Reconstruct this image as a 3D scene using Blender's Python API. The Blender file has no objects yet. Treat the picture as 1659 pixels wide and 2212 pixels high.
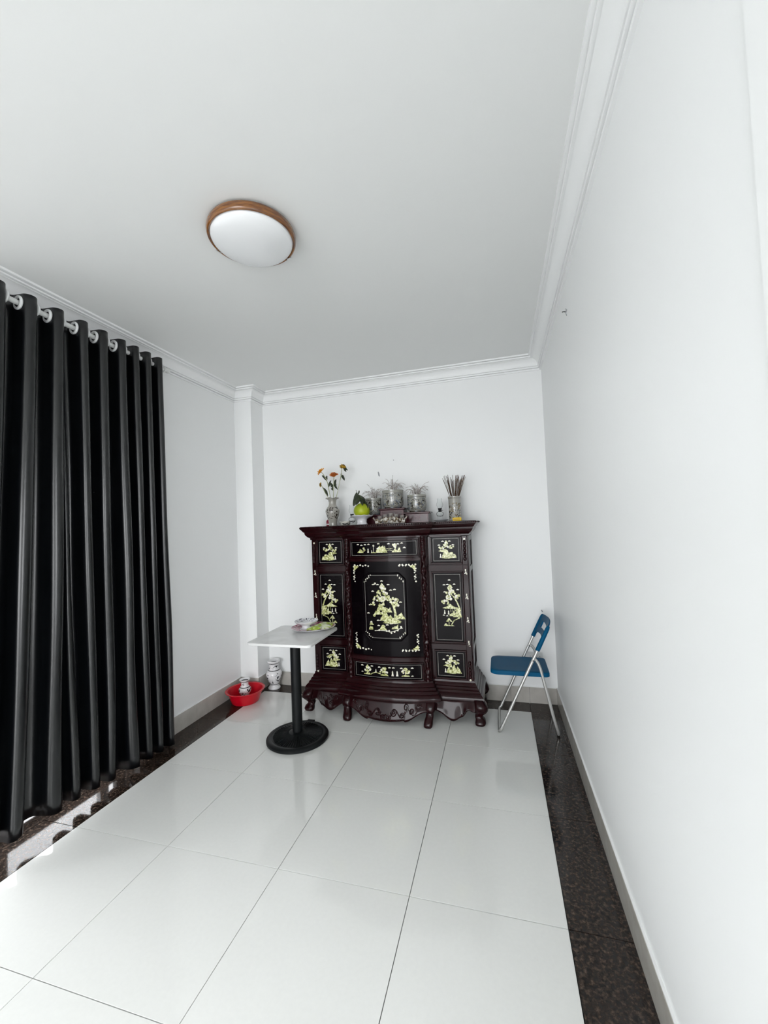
import bpy, bmesh, math, random
from math import pi, sin, cos, radians, sqrt, exp
from mathutils import Matrix, Vector

scene = bpy.context.scene
COL = scene.collection

# ------------------------------------------------------------------ camera
CAM = (-0.4031, -3.6434, 1.5118)
YAW, PITCH, ROLL, FPX = 0.27124, 0.03424, -0.03921, 885.75
cam_data = bpy.data.cameras.new('camera')
cam_data.sensor_fit = 'VERTICAL'
cam_data.sensor_height = 36.0
cam_data.lens = FPX * 36.0 / 2212.0
cam_data.clip_start = 0.02
cam = bpy.data.objects.new('camera', cam_data)
COL.objects.link(cam)
fw = Vector((-sin(YAW) * cos(PITCH), cos(YAW) * cos(PITCH), sin(PITCH)))
rt = Vector((cos(YAW), sin(YAW), 0))
up = rt.cross(fw)
r2 = cos(ROLL) * rt + sin(ROLL) * up
u2 = -sin(ROLL) * rt + cos(ROLL) * up
m = Matrix.Identity(4)
for i in range(3):
    m[i][0], m[i][1], m[i][2], m[i][3] = r2[i], u2[i], -fw[i], CAM[i]
cam.matrix_world = m
scene.camera = cam

# ------------------------------------------------------------------ daylight
world = bpy.data.worlds.new('overcast_sky')
scene.world = world
world.use_nodes = True
bgn = world.node_tree.nodes['Background']
bgn.inputs[0].default_value = (0.955, 0.975, 1.0, 1)
bgn.inputs[1].default_value = 11.0


def portal(name, loc, rot, sx, sy):
    l = bpy.data.lights.new(name, 'AREA')
    l.shape = 'RECTANGLE'
    l.size, l.size_y = sx, sy
    l.cycles.is_portal = True
    o = bpy.data.objects.new(name, l)
    o.location, o.rotation_euler = loc, rot
    COL.objects.link(o)


# room measures (metres): back wall y=0, right wall x=0, floor z=0
XL, HC, YR = -2.838, 2.8845, -8.17
PW, PD = 0.186, 0.204            # corner pillar
OPY0, OPY1, OPZ = -1.36, -2.58, 2.45      # balcony door in the left wall
RX0, RX1, RZ = -2.72, -0.12, 2.62         # house door in the rear wall
WY0, WY1, WZ0, WZ1 = -4.75, -3.50, 0.55, 2.35      # unseen window added in the right wall to brighten the left wall
portal('added_window_daylight', (0.15, (WY0 + WY1) / 2, (WZ0 + WZ1) / 2), (0, pi / 2, 0), WZ1 - WZ0, WY1 - WY0)  # sampling portal of the added side window
portal('balcony_door_daylight', (XL - 0.12, (OPY0 + OPY1) / 2, OPZ / 2), (0, -pi / 2, 0), OPZ, OPY0 - OPY1)
portal('rear_door_daylight', ((RX0 + RX1) / 2, YR - 0.1, RZ / 2), (pi / 2, 0, 0), RX1 - RX0, RZ)

vs = scene.view_settings
vs.view_transform = 'Standard'
vs.look = 'None'
vs.gamma = 1.0
vs.use_curve_mapping = False
vs.exposure = 0.02
scene.cycles.diffuse_bounces = 5
scene.cycles.max_bounces = 10
scene.cycles.transparent_max_bounces = 12
scene.cycles.caustics_refractive = False
scene.cycles.caustics_reflective = False


# ------------------------------------------------------------------ materials
def mat(name, col, rough=0.5, metal=0.0, spec=0.5, coat=0.0, trans=0.0, sheen=0.0):
    m = bpy.data.materials.new(name)
    m.use_nodes = True
    b = m.node_tree.nodes['Principled BSDF']
    b.inputs['Base Color'].default_value = (*col, 1)
    b.inputs['Roughness'].default_value = rough
    b.inputs['Metallic'].default_value = metal
    b.inputs['Specular IOR Level'].default_value = spec
    b.inputs['Coat Weight'].default_value = coat
    b.inputs['Coat Roughness'].default_value = 0.06
    b.inputs['Transmission Weight'].default_value = trans
    b.inputs['Sheen Weight'].default_value = sheen
    return m


def nt(m):
    return m.node_tree.nodes, m.node_tree.links, m.node_tree.nodes['Principled BSDF']


def noise_col(m, stops, scale=5.0, detail=4.0, coords='Object', stretch=None, rough=0.55):
    n, l, b = nt(m)
    tc = n.new('ShaderNodeTexCoord')
    no = n.new('ShaderNodeTexNoise')
    no.inputs['Scale'].default_value = scale
    no.inputs['Detail'].default_value = detail
    no.inputs['Roughness'].default_value = rough
    if stretch:
        mp = n.new('ShaderNodeMapping')
        mp.inputs['Scale'].default_value = stretch
        l.new(tc.outputs[coords], mp.inputs[0])
        l.new(mp.outputs[0], no.inputs['Vector'])
    else:
        l.new(tc.outputs[coords], no.inputs['Vector'])
    r = n.new('ShaderNodeValToRGB')
    els = r.color_ramp.elements
    while len(els) < len(stops):
        els.new(0.5)
    for e, (p, c) in zip(els, stops):
        e.position = p
        e.color = (*c, 1)
    l.new(no.outputs['Fac'], r.inputs[0])
    l.new(r.outputs[0], b.inputs['Base Color'])
    return m


def bump(m, scale, strength, dist=0.002, detail=3.0):
    n, l, b = nt(m)
    tc = n.new('ShaderNodeTexCoord')
    no = n.new('ShaderNodeTexNoise')
    no.inputs['Scale'].default_value = scale
    no.inputs['Detail'].default_value = detail
    l.new(tc.outputs['Object'], no.inputs['Vector'])
    bp = n.new('ShaderNodeBump')
    bp.inputs['Strength'].default_value = strength
    bp.inputs['Distance'].default_value = dist
    l.new(no.outputs['Fac'], bp.inputs['Height'])
    l.new(bp.outputs[0], b.inputs['Normal'])
    return m


def painted_ceramic(name, base, ink, bands=(), zones=(), scale=30.0, thr=0.55, ink2=None, rough=0.12):
    """glazed ware: ink rings at bands [(z, half width)] and brushed blotches inside zones [(z0, z1)]"""
    m = mat(name, base, rough, coat=0.4)
    n, l, b = nt(m)
    tc = n.new('ShaderNodeTexCoord')
    sp = n.new('ShaderNodeSeparateXYZ')
    l.new(tc.outputs['Object'], sp.inputs[0])
    cur = None

    def mth(op, a, bv, c=None):
        x = n.new('ShaderNodeMath')
        x.operation = op
        for i, q in enumerate((a, bv, c)):
            if q is None:
                continue
            if isinstance(q, (int, float)):
                x.inputs[i].default_value = q
            else:
                l.new(q, x.inputs[i])
        return x.outputs[0]

    for z, w in bands:
        c = mth('COMPARE', sp.outputs['Z'], z, w)
        cur = c if cur is None else mth('MAXIMUM', cur, c)
    no = n.new('ShaderNodeTexNoise')
    no.inputs['Scale'].default_value = scale
    no.inputs['Detail'].default_value = 4.0
    no.inputs['Distortion'].default_value = 1.6
    l.new(tc.outputs['Object'], no.inputs['Vector'])
    blot = mth('GREATER_THAN', no.outputs['Fac'], thr)
    for z0, z1 in zones:
        zz = mth('MULTIPLY', mth('GREATER_THAN', sp.outputs['Z'], z0), mth('LESS_THAN', sp.outputs['Z'], z1))
        c = mth('MULTIPLY', blot, zz)
        cur = c if cur is None else mth('MAXIMUM', cur, c)
    inkn = n.new('ShaderNodeMixRGB')
    inkn.inputs[1].default_value = (*ink, 1)
    inkn.inputs[2].default_value = (*(ink2 or ink), 1)
    no2 = n.new('ShaderNodeTexNoise')
    no2.inputs['Scale'].default_value = scale * 0.45
    l.new(tc.outputs['Object'], no2.inputs['Vector'])
    l.new(mth('GREATER_THAN', no2.outputs['Fac'], 0.52), inkn.inputs[0])
    mx = n.new('ShaderNodeMixRGB')
    mx.inputs[1].default_value = (*base, 1)
    l.new(inkn.outputs[0], mx.inputs[2])
    if cur is not None:
        l.new(cur, mx.inputs[0])
    l.new(mx.outputs[0], b.inputs['Base Color'])
    return m


M = {}
M['wall'] = bump(mat('wall_paint', (0.88, 0.888, 0.886), 0.42, spec=0.35), 14, 0.06, 0.004)
M['ceiling'] = bump(mat('ceiling_paint', (0.80, 0.808, 0.800), 0.6, spec=0.3), 9, 0.10, 0.006)
M['cornice'] = mat('plaster_cornice', (0.89, 0.898, 0.898), 0.4, spec=0.35)
M['tile'] = noise_col(mat('polished_porcelain', (0.7, 0.7, 0.67), 0.05, spec=0.65),
                      [(0.3, (0.765, 0.77, 0.745)), (0.7, (0.785, 0.79, 0.765))], 60, 5)
M['grout'] = mat('grey_grout', (0.07, 0.068, 0.065), 0.9, spec=0.1)
M['base'] = noise_col(mat('beige_baseboard_tile', (0.5, 0.47, 0.43), 0.12),
                      [(0.3, (0.44, 0.415, 0.38)), (0.7, (0.52, 0.50, 0.46))], 12, 4)
g = mat('brown_granite', (0.03, 0.02, 0.015), 0.10, spec=0.32)
noise_col(g, [(0.38, (0.005, 0.0035, 0.003)), (0.52, (0.024, 0.016, 0.012)), (0.62, (0.080, 0.054, 0.040)),
              (0.75, (0.20, 0.145, 0.11))], 64, 7, rough=0.70)
M['granite'] = g
M['ground'] = mat('terrace_concrete', (0.30, 0.295, 0.29), 0.8)
M['alu'] = mat('white_aluminium', (0.75, 0.76, 0.77), 0.35)
gl = mat('door_glass', (1, 1, 1), 0.0)
n, l, b = nt(gl)
tr = n.new('ShaderNodeBsdfTransparent')
go = n.new('ShaderNodeBsdfGlossy')
go.inputs['Roughness'].default_value = 0.0
mix = n.new('ShaderNodeMixShader')
mix.inputs[0].default_value = 0.08
l.new(tr.outputs[0], mix.inputs[1])
l.new(go.outputs[0], mix.inputs[2])
l.new(mix.outputs[0], n['Material Output'].inputs[0])
M['pane'] = gl
M['wood'] = noise_col(mat('red_lacquered_wood', (0.03, 0.005, 0.006), 0.10, spec=0.19),
                      [(0.3, (0.012, 0.0022, 0.003)), (0.7, (0.018, 0.0034, 0.0044))], 7, 4)
M['panel'] = mat('black_lacquer', (0.0025, 0.0013, 0.0022), 0.13, spec=0.07)
M['line'] = mat('pearl_line', (0.40, 0.38, 0.35), 0.3)
M['pearl'] = noise_col(mat('pearl_white', (0.8, 0.78, 0.66), 0.2), [(0.35, (0.62, 0.58, 0.44)), (0.6, (0.86, 0.84, 0.74))], 60, 3)
M['pearlg'] = noise_col(mat('pearl_green', (0.6, 0.62, 0.25), 0.2),
                        [(0.36, (0.20, 0.21, 0.05)), (0.48, (0.50, 0.51, 0.20)), (0.62, (0.80, 0.79, 0.50))], 75, 4)
M['stand'] = mat('wine_lacquer', (0.045, 0.006, 0.010), 0.2, spec=0.35)
M['key'] = mat('lightened_wine_lacquer', (0.16, 0.045, 0.06), 0.3)  # relief contrast put into the colour, lighter than the stand lacquer
M['black_iron'] = mat('black_iron', (0.0035, 0.0045, 0.005), 0.42, spec=0.22)
M['marble'] = noise_col(mat('white_marble_top', (0.66, 0.66, 0.65), 0.14),
                        [(0.35, (0.67, 0.67, 0.66)), (0.6, (0.76, 0.76, 0.75))], 7, 6)
M['porcelain'] = mat('white_porcelain', (0.80, 0.80, 0.82), 0.1, coat=0.4)
M['red'] = mat('red_plastic', (0.50, 0.0015, 0.012), 0.3)
M['blue'] = bump(mat('blue_plastic', (0.0015, 0.078, 0.175), 0.45, spec=0.08), 220, 0.12, 0.001)
M['steel'] = mat('brushed_steel_tube', (0.60, 0.60, 0.58), 0.34, metal=0.7)
M['dark'] = mat('black_plastic', (0.008, 0.008, 0.009), 0.4)
M['glasslamp'] = mat('clear_glass', (0.97, 0.985, 0.98), 0.02, trans=1.0)
M['glasslamp'].node_tree.nodes['Principled BSDF'].inputs['IOR'].default_value = 1.12
M['dome'] = mat('opal_glass', (0.80, 0.81, 0.82), 0.12)
M['oak'] = noise_col(mat('varnished_wood_ring', (0.3, 0.13, 0.03), 0.2, coat=0.5),
                     [(0.35, (0.10, 0.032, 0.008)), (0.65, (0.26, 0.10, 0.018))], 18, 4, stretch=(1, 1, 8))
M['chrome'] = mat('chrome', (0.8, 0.8, 0.8), 0.12, metal=1)
cl = mat('black_satin_cloth', (0.0016, 0.0022, 0.0030), 0.28, spec=0.60, sheen=0.0)
cl.node_tree.nodes['Principled BSDF'].inputs['Sheen Roughness'].default_value = 0.4
M['cloth'] = bump(cl, 420, 0.10, 0.0006)
M['white_metal'] = mat('white_painted_metal', (0.74, 0.75, 0.74), 0.3)
M['white_plastic'] = mat('white_plastic', (0.76, 0.77, 0.77), 0.35)
M['scar'] = mat('grey_plaster_scar', (0.30, 0.31, 0.33), 0.9)
M['pomelo'] = bump(noise_col(mat('pomelo_skin', (0.5, 0.6, 0.02), 0.42),
                             [(0.35, (0.26, 0.34, 0.005)), (0.7, (0.42, 0.47, 0.008))], 7, 3), 120, 0.25, 0.002)
M['leaf'] = noise_col(mat('dry_dark_leaf', (0.02, 0.03, 0.015), 0.5), [(0.35, (0.008, 0.014, 0.007)), (0.65, (0.035, 0.048, 0.018))], 30, 3)
M['stem'] = noise_col(mat('pale_stem', (0.4, 0.42, 0.25), 0.6), [(0.4, (0.30, 0.33, 0.18)), (0.6, (0.5, 0.5, 0.36))], 20, 3)
M['twig'] = mat('grey_twig', (0.055, 0.05, 0.04), 0.7)
M['petal'] = noise_col(mat('orange_petal', (0.8, 0.3, 0.01), 0.55), [(0.35, (0.70, 0.22, 0.004)), (0.65, (0.85, 0.44, 0.008))], 40, 2)
M['petal2'] = noise_col(mat('rust_petal', (0.5, 0.12, 0.02), 0.6), [(0.35, (0.24, 0.03, 0.008)), (0.65, (0.75, 0.24, 0.015))], 70, 2)
M['petal3'] = noise_col(mat('withered_yellow_petal', (0.5, 0.3, 0.03), 0.6), [(0.4, (0.06, 0.03, 0.008)), (0.62, (0.70, 0.42, 0.02))], 60, 2)
M['ash'] = mat('incense_ash', (0.32, 0.29, 0.26), 0.95)
M['curl'] = noise_col(mat('burnt_incense', (0.4, 0.36, 0.33), 0.8), [(0.4, (0.20, 0.17, 0.155)), (0.6, (0.56, 0.51, 0.48))], 60, 2)
M['stick'] = noise_col(mat('incense_stick', (0.06, 0.03, 0.015), 0.8), [(0.4, (0.03, 0.016, 0.01)), (0.6, (0.13, 0.07, 0.035))], 30, 2)
M['yellow'] = mat('yellow_card', (0.90, 0.60, 0.005), 0.5)
M['ochre'] = mat('ochre_print', (0.50, 0.22, 0.005), 0.5)
M['wine'] = mat('dark_red_tin', (0.22, 0.004, 0.025), 0.35)
M['vase_paint'] = painted_ceramic('crackle_glaze_vase', (0.36, 0.345, 0.31), (0.035, 0.022, 0.018),
                                  zones=((0.065, 0.170),), scale=30, thr=0.525, ink2=(0.06, 0.07, 0.06))
M['bowl_paint'] = painted_ceramic('crackle_glaze_bowl', (0.30, 0.295, 0.26), (0.028, 0.020, 0.014),
                                  bands=((0.006, 0.004), (0.127, 0.002)), zones=((0.02, 0.118),), scale=58, thr=0.515,
                                  ink2=(0.09, 0.11, 0.15))
M['holder_paint'] = painted_ceramic('crackle_glaze_cylinder', (0.36, 0.35, 0.32), (0.03, 0.03, 0.035),
                                    bands=((0.188, 0.0012), (0.195, 0.0012)), zones=((0.02, 0.15),), scale=46, thr=0.53,
                                    ink2=(0.16, 0.11, 0.03))
M['cup_paint'] = painted_ceramic('grey_cup_glaze', (0.32, 0.30, 0.28), (0.06, 0.045, 0.04), bands=((0.03, 0.001),),
                                 zones=((0.006, 0.026),), scale=90, thr=0.55)
M['dragon'] = noise_col(mat('dragon_glaze', (0.4, 0.38, 0.32), 0.15, coat=0.3),
                        [(0.40, (0.05, 0.03, 0.018)), (0.50, (0.22, 0.16, 0.09)), (0.58, (0.52, 0.50, 0.44))], 42, 3)
M['bluewhite'] = painted_ceramic('blue_white_vase', (0.76, 0.75, 0.76), (0.012, 0.012, 0.018),
                                 bands=((0.046, 0.0028), (0.177, 0.003), (0.240, 0.003)), zones=((0.06, 0.155), (0.19, 0.225)),
                                 scale=25, thr=0.555)
M['bluewhite_s'] = painted_ceramic('blue_white_small_vase', (0.76, 0.75, 0.76), (0.012, 0.012, 0.018),
                                   bands=((0.100, 0.003), (0.15, 0.003)), zones=((0.03, 0.09), (0.115, 0.14)),
                                   scale=34, thr=0.555)
M['dish_paint'] = painted_ceramic('blue_flower_dish', (0.76, 0.76, 0.79), (0.02, 0.022, 0.05), zones=((0.044, 0.066),),
                                  scale=40, thr=0.55)
M['cup_small'] = painted_ceramic('black_flower_cup', (0.72, 0.70, 0.64), (0.02, 0.017, 0.015), zones=((0.006, 0.028),), scale=60, thr=0.53)
M['plate_paint'] = noise_col(mat('pink_pattern_plate', (0.4, 0.1, 0.15), 0.15, coat=0.3),
                             [(0.42, (0.20, 0.018, 0.055)), (0.52, (0.36, 0.06, 0.12)), (0.64, (0.62, 0.42, 0.47))], 45, 3)
M['peel'] = noise_col(mat('green_white_peel', (0.6, 0.7, 0.3), 0.5),
                      [(0.40, (0.30, 0.42, 0.035)), (0.49, (0.50, 0.60, 0.14)), (0.56, (0.76, 0.80, 0.62))], 26, 3,
                      stretch=(1, 2, 1))


# ------------------------------------------------------------------ mesh helpers
class G:
    def __init__(self):
        self.v, self.f = [], []

    def add(self, vs, fs):
        k = len(self.v)
        self.v += [tuple(p) for p in vs]
        self.f += [tuple(i + k for i in q) for q in fs]
        return self

    def box(self, x0, x1, y0, y1, z0, z1):
        return self.add([(x, y, z) for z in (z0, z1) for y in (y0, y1) for x in (x0, x1)],
                        [(0, 2, 3, 1), (4, 5, 7, 6), (0, 1, 5, 4), (2, 6, 7, 3), (0, 4, 6, 2), (1, 3, 7, 5)])

    def mbox(self, S, u0, u1, v0, v1, d0, d1, nu=1):
        vs = []
        for i in range(nu + 1):
            u = u0 + (u1 - u0) * i / nu
            vs += [S(u, v0, d0), S(u, v1, d0), S(u, v1, d1), S(u, v0, d1)]
        fs = [(0, 1, 2, 3), tuple(4 * nu + k for k in (3, 2, 1, 0))]
        for i in range(nu):
            a = 4 * i
            for k in range(4):
                fs.append((a + k, a + (k + 1) % 4, a + 4 + (k + 1) % 4, a + 4 + k))
        return self.add(vs, fs)

    def mring(self, S, u0, u1, v0, v1, w, d0, d1, nu=1):
        self.mbox(S, u0, u1, v0, v0 + w, d0, d1, nu)
        self.mbox(S, u0, u1, v1 - w, v1, d0, d1, nu)
        self.mbox(S, u0, u0 + w, v0 + w, v1 - w, d0, d1)
        self.mbox(S, u1 - w, u1, v0 + w, v1 - w, d0, d1)
        return self

    def prism(self, poly, S, d0, d1):
        n = len(poly)
        vs = [S(u, v, d0) for u, v in poly] + [S(u, v, d1) for u, v in poly]
        fs = [tuple(range(n, 2 * n)), tuple(reversed(range(n)))]
        fs += [(i, (i + 1) % n, n + (i + 1) % n, n + i) for i in range(n)]
        return self.add(vs, fs)

    def lathe(self, prof, n=32, c=(0, 0, 0), mod=None, sy=1.0, caps=True):
        vs, fs = [], []
        for r, z in prof:
            for k in range(n):
                a = 2 * pi * k / n
                rr, zz = (r, z) if mod is None else mod(r, z, a)
                vs.append((c[0] + rr * cos(a), c[1] + rr * sin(a) * sy, c[2] + zz))
        for i in range(len(prof) - 1):
            for k in range(n):
                a, b = i * n + k, i * n + (k + 1) % n
                fs.append((a, b, b + n, a + n))
        e = (len(prof) - 1) * n
        if caps:
            fs.append(tuple(reversed(range(n))))
            fs.append(tuple(range(e, e + n)))
        else:
            fs += [(e + k, e + (k + 1) % n, (k + 1) % n, k) for k in range(n)]
        return self.add(vs, fs)

    def tube(self, pts, r, n=8, cap=True, closed=False):
        P = [Vector(p) for p in pts]
        m = len(P)
        rad = r if isinstance(r, (list, tuple)) else [r] * m
        vs, fs = [], []
        up0 = None
        for i in range(m):
            if closed:
                t = P[(i + 1) % m] - P[i - 1]
            else:
                t = P[min(i + 1, m - 1)] - P[max(i - 1, 0)]
            t.normalize()
            if up0 is None:
                up0 = Vector((0, 0, 1)) if abs(t.z) < 0.9 else Vector((1, 0, 0))
            s = t.cross(up0)
            if s.length < 1e-6:
                s = t.orthogonal()
            s.normalize()
            up0 = s.cross(t)
            for k in range(n):
                a = 2 * pi * k / n
                vs.append(P[i] + rad[i] * (cos(a) * s + sin(a) * up0))
        for i in range(m - (0 if closed else 1)):
            for k in range(n):
                a, b = i * n, ((i + 1) % m) * n
                fs.append((a + k, a + (k + 1) % n, b + (k + 1) % n, b + k))
        if cap and not closed:
            fs += [tuple(reversed(range(n))), tuple(range((m - 1) * n, m * n))]
        return self.add(vs, fs)

    def ball(self, c, r, nu=8, nv=6, s=(1, 1, 1)):
        vs, fs = [], []
        for j in range(1, nv):
            t = pi * j / nv
            for k in range(nu):
                a = 2 * pi * k / nu
                vs.append((c[0] + r * s[0] * sin(t) * cos(a), c[1] + r * s[1] * sin(t) * sin(a), c[2] + r * s[2] * cos(t)))
        for j in range(nv - 2):
            for k in range(nu):
                a, b = j * nu + k, j * nu + (k + 1) % nu
                fs.append((a, b, b + nu, a + nu))
        t = len(vs)
        vs += [(c[0], c[1], c[2] + r * s[2]), (c[0], c[1], c[2] - r * s[2])]
        for k in range(nu):
            fs.append((t, (k + 1) % nu, k))
            e = (nv - 2) * nu
            fs.append((t + 1, e + k, e + (k + 1) % nu))
        return self.add(vs, fs)

    def grid(self, fn, nu, nv, closeu=False):
        vs = [fn(i / nu, j / nv) for j in range(nv + 1) for i in range(nu + (0 if closeu else 1))]
        w = nu if closeu else nu + 1
        fs = []
        for j in range(nv):
            for i in range(nu):
                a, b = j * w + i, j * w + (i + 1) % w
                fs.append((a, b, b + w, a + w))
        return self.add(vs, fs)

    def mesh(self, name, material, smooth=True, ang=35):
        me = bpy.data.meshes.new(name)
        me.from_pydata(self.v, [], self.f)
        bm = bmesh.new()
        bm.from_mesh(me)
        bmesh.ops.recalc_face_normals(bm, faces=bm.faces)
        bm.to_mesh(me)
        bm.free()
        me.materials.append(material)
        if smooth:
            me.shade_smooth()
            me.set_sharp_from_angle(angle=radians(ang))
        return me

    def build(self, name, material, parent=None, smooth=True, ang=35, bevel=0.0, solid=0.0, loc=None):
        o = bpy.data.objects.new(name, self.mesh(name, material, smooth, ang))
        COL.objects.link(o)
        if parent:
            o.parent = parent
        if loc:
            o.location = loc
        if solid:
            s = o.modifiers.new('thickness', 'SOLIDIFY')
            s.thickness = solid
            s.offset = 0
        if bevel:
            b = o.modifiers.new('soft_edges', 'BEVEL')
            b.width = bevel
            b.segments = 2
            b.limit_method = 'ANGLE'
        return o


def tag(o, label, cat, group=None):
    o['label'], o['category'] = label, cat
    if group:
        o['group'] = group
    return o


def thing(name, label, cat, loc=(0, 0, 0), rz=0.0, group=None):
    o = bpy.data.objects.new(name, None)
    o.empty_display_size = 0.05
    COL.objects.link(o)
    o.location = loc
    o.rotation_euler = (0, 0, rz)
    return tag(o, label, cat, group)


def struct(o):
    o['kind'] = 'structure'
    return o


def child(mesh, name, parent, loc=(0, 0, 0), rot=(0, 0, 0)):
    o = bpy.data.objects.new(name, mesh)
    COL.objects.link(o)
    o.parent = parent
    o.location = loc
    o.rotation_euler = rot
    return o


FLAT = lambda u, v, d: (u, v, d)

# ------------------------------------------------------------------ room shell
T = 0.2
struct(G().box(-3.2, 0.6, YR - 0.3, 0.2, -0.06, -0.012).build('floor', M['grout']))
floor = bpy.data.objects['floor']
GAP = 0.0030
tile_cache = {}


def tile(name, x0, x1, y0, y1, material):
    w, h = round(x1 - x0, 4), round(y1 - y0, 4)
    k = (name, w, h)
    if k not in tile_cache:
        a, b, e = w / 2 - GAP / 2, h / 2 - GAP / 2, 0.0004
        gg = G()
        vs = [(sx * a, sy * b, -0.012) for sx, sy in ((-1, -1), (1, -1), (1, 1), (-1, 1))]
        vs += [(sx * a, sy * b, -e) for sx, sy in ((-1, -1), (1, -1), (1, 1), (-1, 1))]
        vs += [(sx * (a - e), sy * (b - e), 0) for sx, sy in ((-1, -1), (1, -1), (1, 1), (-1, 1))]
        fs = [(8, 9, 10, 11)]
        for s in (0, 4):
            fs += [(s + i, s + (i + 1) % 4, s + 4 + (i + 1) % 4, s + 4 + i) for i in range(4)]
        tile_cache[k] = gg.add(vs, fs).mesh(name, material, smooth=False)
    o = child(tile_cache[k], name, floor, ((x0 + x1) / 2, (y0 + y1) / 2, 0))
    return o


cols = [-0.225, -0.825, -1.425, -2.025, -2.607]
rows = [-0.178] + [-0.770 - 0.6 * k for k in range(12)] + [YR]
for i in range(4):
    for j in range(len(rows) - 1):
        tile('floor_tile', cols[i + 1], cols[i], rows[j + 1], rows[j], M['tile'])
for j in range(len(rows) - 1):
    tile('border_tile', cols[0], 0.0, rows[j + 1], rows[j], M['granite'])
    tile('border_tile', XL - 0.0, cols[4], rows[j + 1], rows[j], M['granite'])
bc = [0.0, cols[0], cols[1], cols[2], cols[3], cols[4], XL]
for i in range(6):
    tile('border_tile', bc[i + 1], bc[i], rows[0], 0.0, M['granite'])
# door sills
tile('sill_tile', XL - T, XL, OPY1, OPY0, M['granite'])
tile('sill_tile', RX0, RX1, YR - T, YR, M['granite'])

wb = struct(G().box(XL - T, 0.3, 0, T, -0.06, HC + 0.1).build('wall_back', M['wall'], smooth=False))
wl = G()
wl.box(XL - T, XL, OPY0, 0, -0.06, HC + 0.1)
wl.box(XL - T, XL, YR, OPY1, -0.06, HC + 0.1)
wl.box(XL - T, XL, OPY1, OPY0, OPZ, HC + 0.1)
struct(wl.build('wall_left', M['wall'], smooth=False))
wg = G()
wg.box(0, 0.2, WY1, 0, -0.06, HC + 0.1)
wg.box(0, 0.2, YR, WY0, -0.06, HC + 0.1)
wg.box(0, 0.2, WY0, WY1, -0.06, WZ0)
wg.box(0, 0.2, WY0, WY1, WZ1, HC + 0.1)
wr = struct(wg.build('wall_right', M['wall'], smooth=False))
added_win = struct(G().mring(lambda u, v, d: (0.10 + d, u, v), WY0, WY1, WZ0, WZ1, 0.05, -0.03, 0.03).build('added_window', M['alu'], smooth=False))  # added opening out of view, lets in light for the left wall
G().box(0.098, 0.102, WY0 + 0.05, WY1 - 0.05, WZ0 + 0.05, WZ1 - 0.05).build('pane', M['pane'], added_win, smooth=False)
PY1, PX1 = -2.912, -0.008
struct(G().box(PX1, 0, PY1 - 0.35, PY1, 0, HC).build('wall_column', M['wall'], smooth=False))
wq = G()
wq.box(XL - T, RX0, YR - T, YR, -0.06, HC + 0.1)
wq.box(RX1, 0.2, YR - T, YR, -0.06, HC + 0.1)
wq.box(RX0, RX1, YR - T, YR, RZ, HC + 0.1)
struct(wq.build('wall_rear', M['wall'], smooth=False))
struct(G().box(XL, XL + PW, -PD, 0, -0.0, HC).build('wall_pillar', M['wall'], smooth=False))
ceil = struct(G().box(XL - T, 0.42, YR - T, T, HC, HC + 0.15).build('ceiling', M['ceiling'], smooth=False))
struct(G().box(-14, 10, -18, 6, -0.3, -0.2).build('ground', M['ground'], smooth=False))

# plaster corner bead at the outer corner of the right wall
struct(G().tube([(PX1 + 0.004, PY1 - 0.004, 0.0), (PX1 + 0.004, PY1 - 0.004, HC)], 0.0022, 8).build('trim_6', M['cornice']))

# cornice, one mitred length per wall face
prof = [(0, 2.771), (0.013, 2.771), (0.015, 2.781), (0.007, 2.783), (0.007, 2.786), (0.023, 2.787), (0.025, 2.796), (0.018, 2.798), (0.020, 2.801)]
for k in range(9):
    a = pi / 2 * k / 8
    prof.append((0.029 + 0.047 * (1 - cos(a)), 2.802 + 0.052 * sin(a)))
prof += [(0.070, 2.857), (0.070, 2.860), (0.087, 2.861), (0.089, 2.869), (0.081, 2.871), (0.081, 2.873), (0.103, 2.874), (0.105, HC)]
path = [(XL, YR), (XL, -PD), (XL + PW, -PD), (XL + PW, 0), (0, 0), (0, PY1)]
nrm = [(1, 0), (0, -1), (1, 0), (0, -1), (-1, 0)]
for s in range(5):
    gg = G()

    def end(i, s=s):
        n1 = nrm[max(i - 1, 0)]
        n2 = nrm[min(i, 4)]
        if n1 == n2:
            return n1
        return (n1[0] + n2[0], n1[1] + n2[1])

    A, B = path[s], path[s + 1]
    na, nb = end(s), end(s + 1)
    if s == 0:
        na = nrm[0]
    if s == 4:
        nb = nrm[4]
    vs = [(A[0] + o * na[0], A[1] + o * na[1], z) for o, z in prof] + [(B[0] + o * nb[0], B[1] + o * nb[1], z) for o, z in prof]
    k = len(prof)
    gg.add(vs, [(i, i + 1, k + i + 1, k + i) for i in range(k - 1)])
    struct(gg.build('trim_%d' % (s + 1), M['cornice'], ang=20))

# baseboards: a mortar strip with tiles of 0.6 m
HB, TB = 0.130, 0.010


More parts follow.
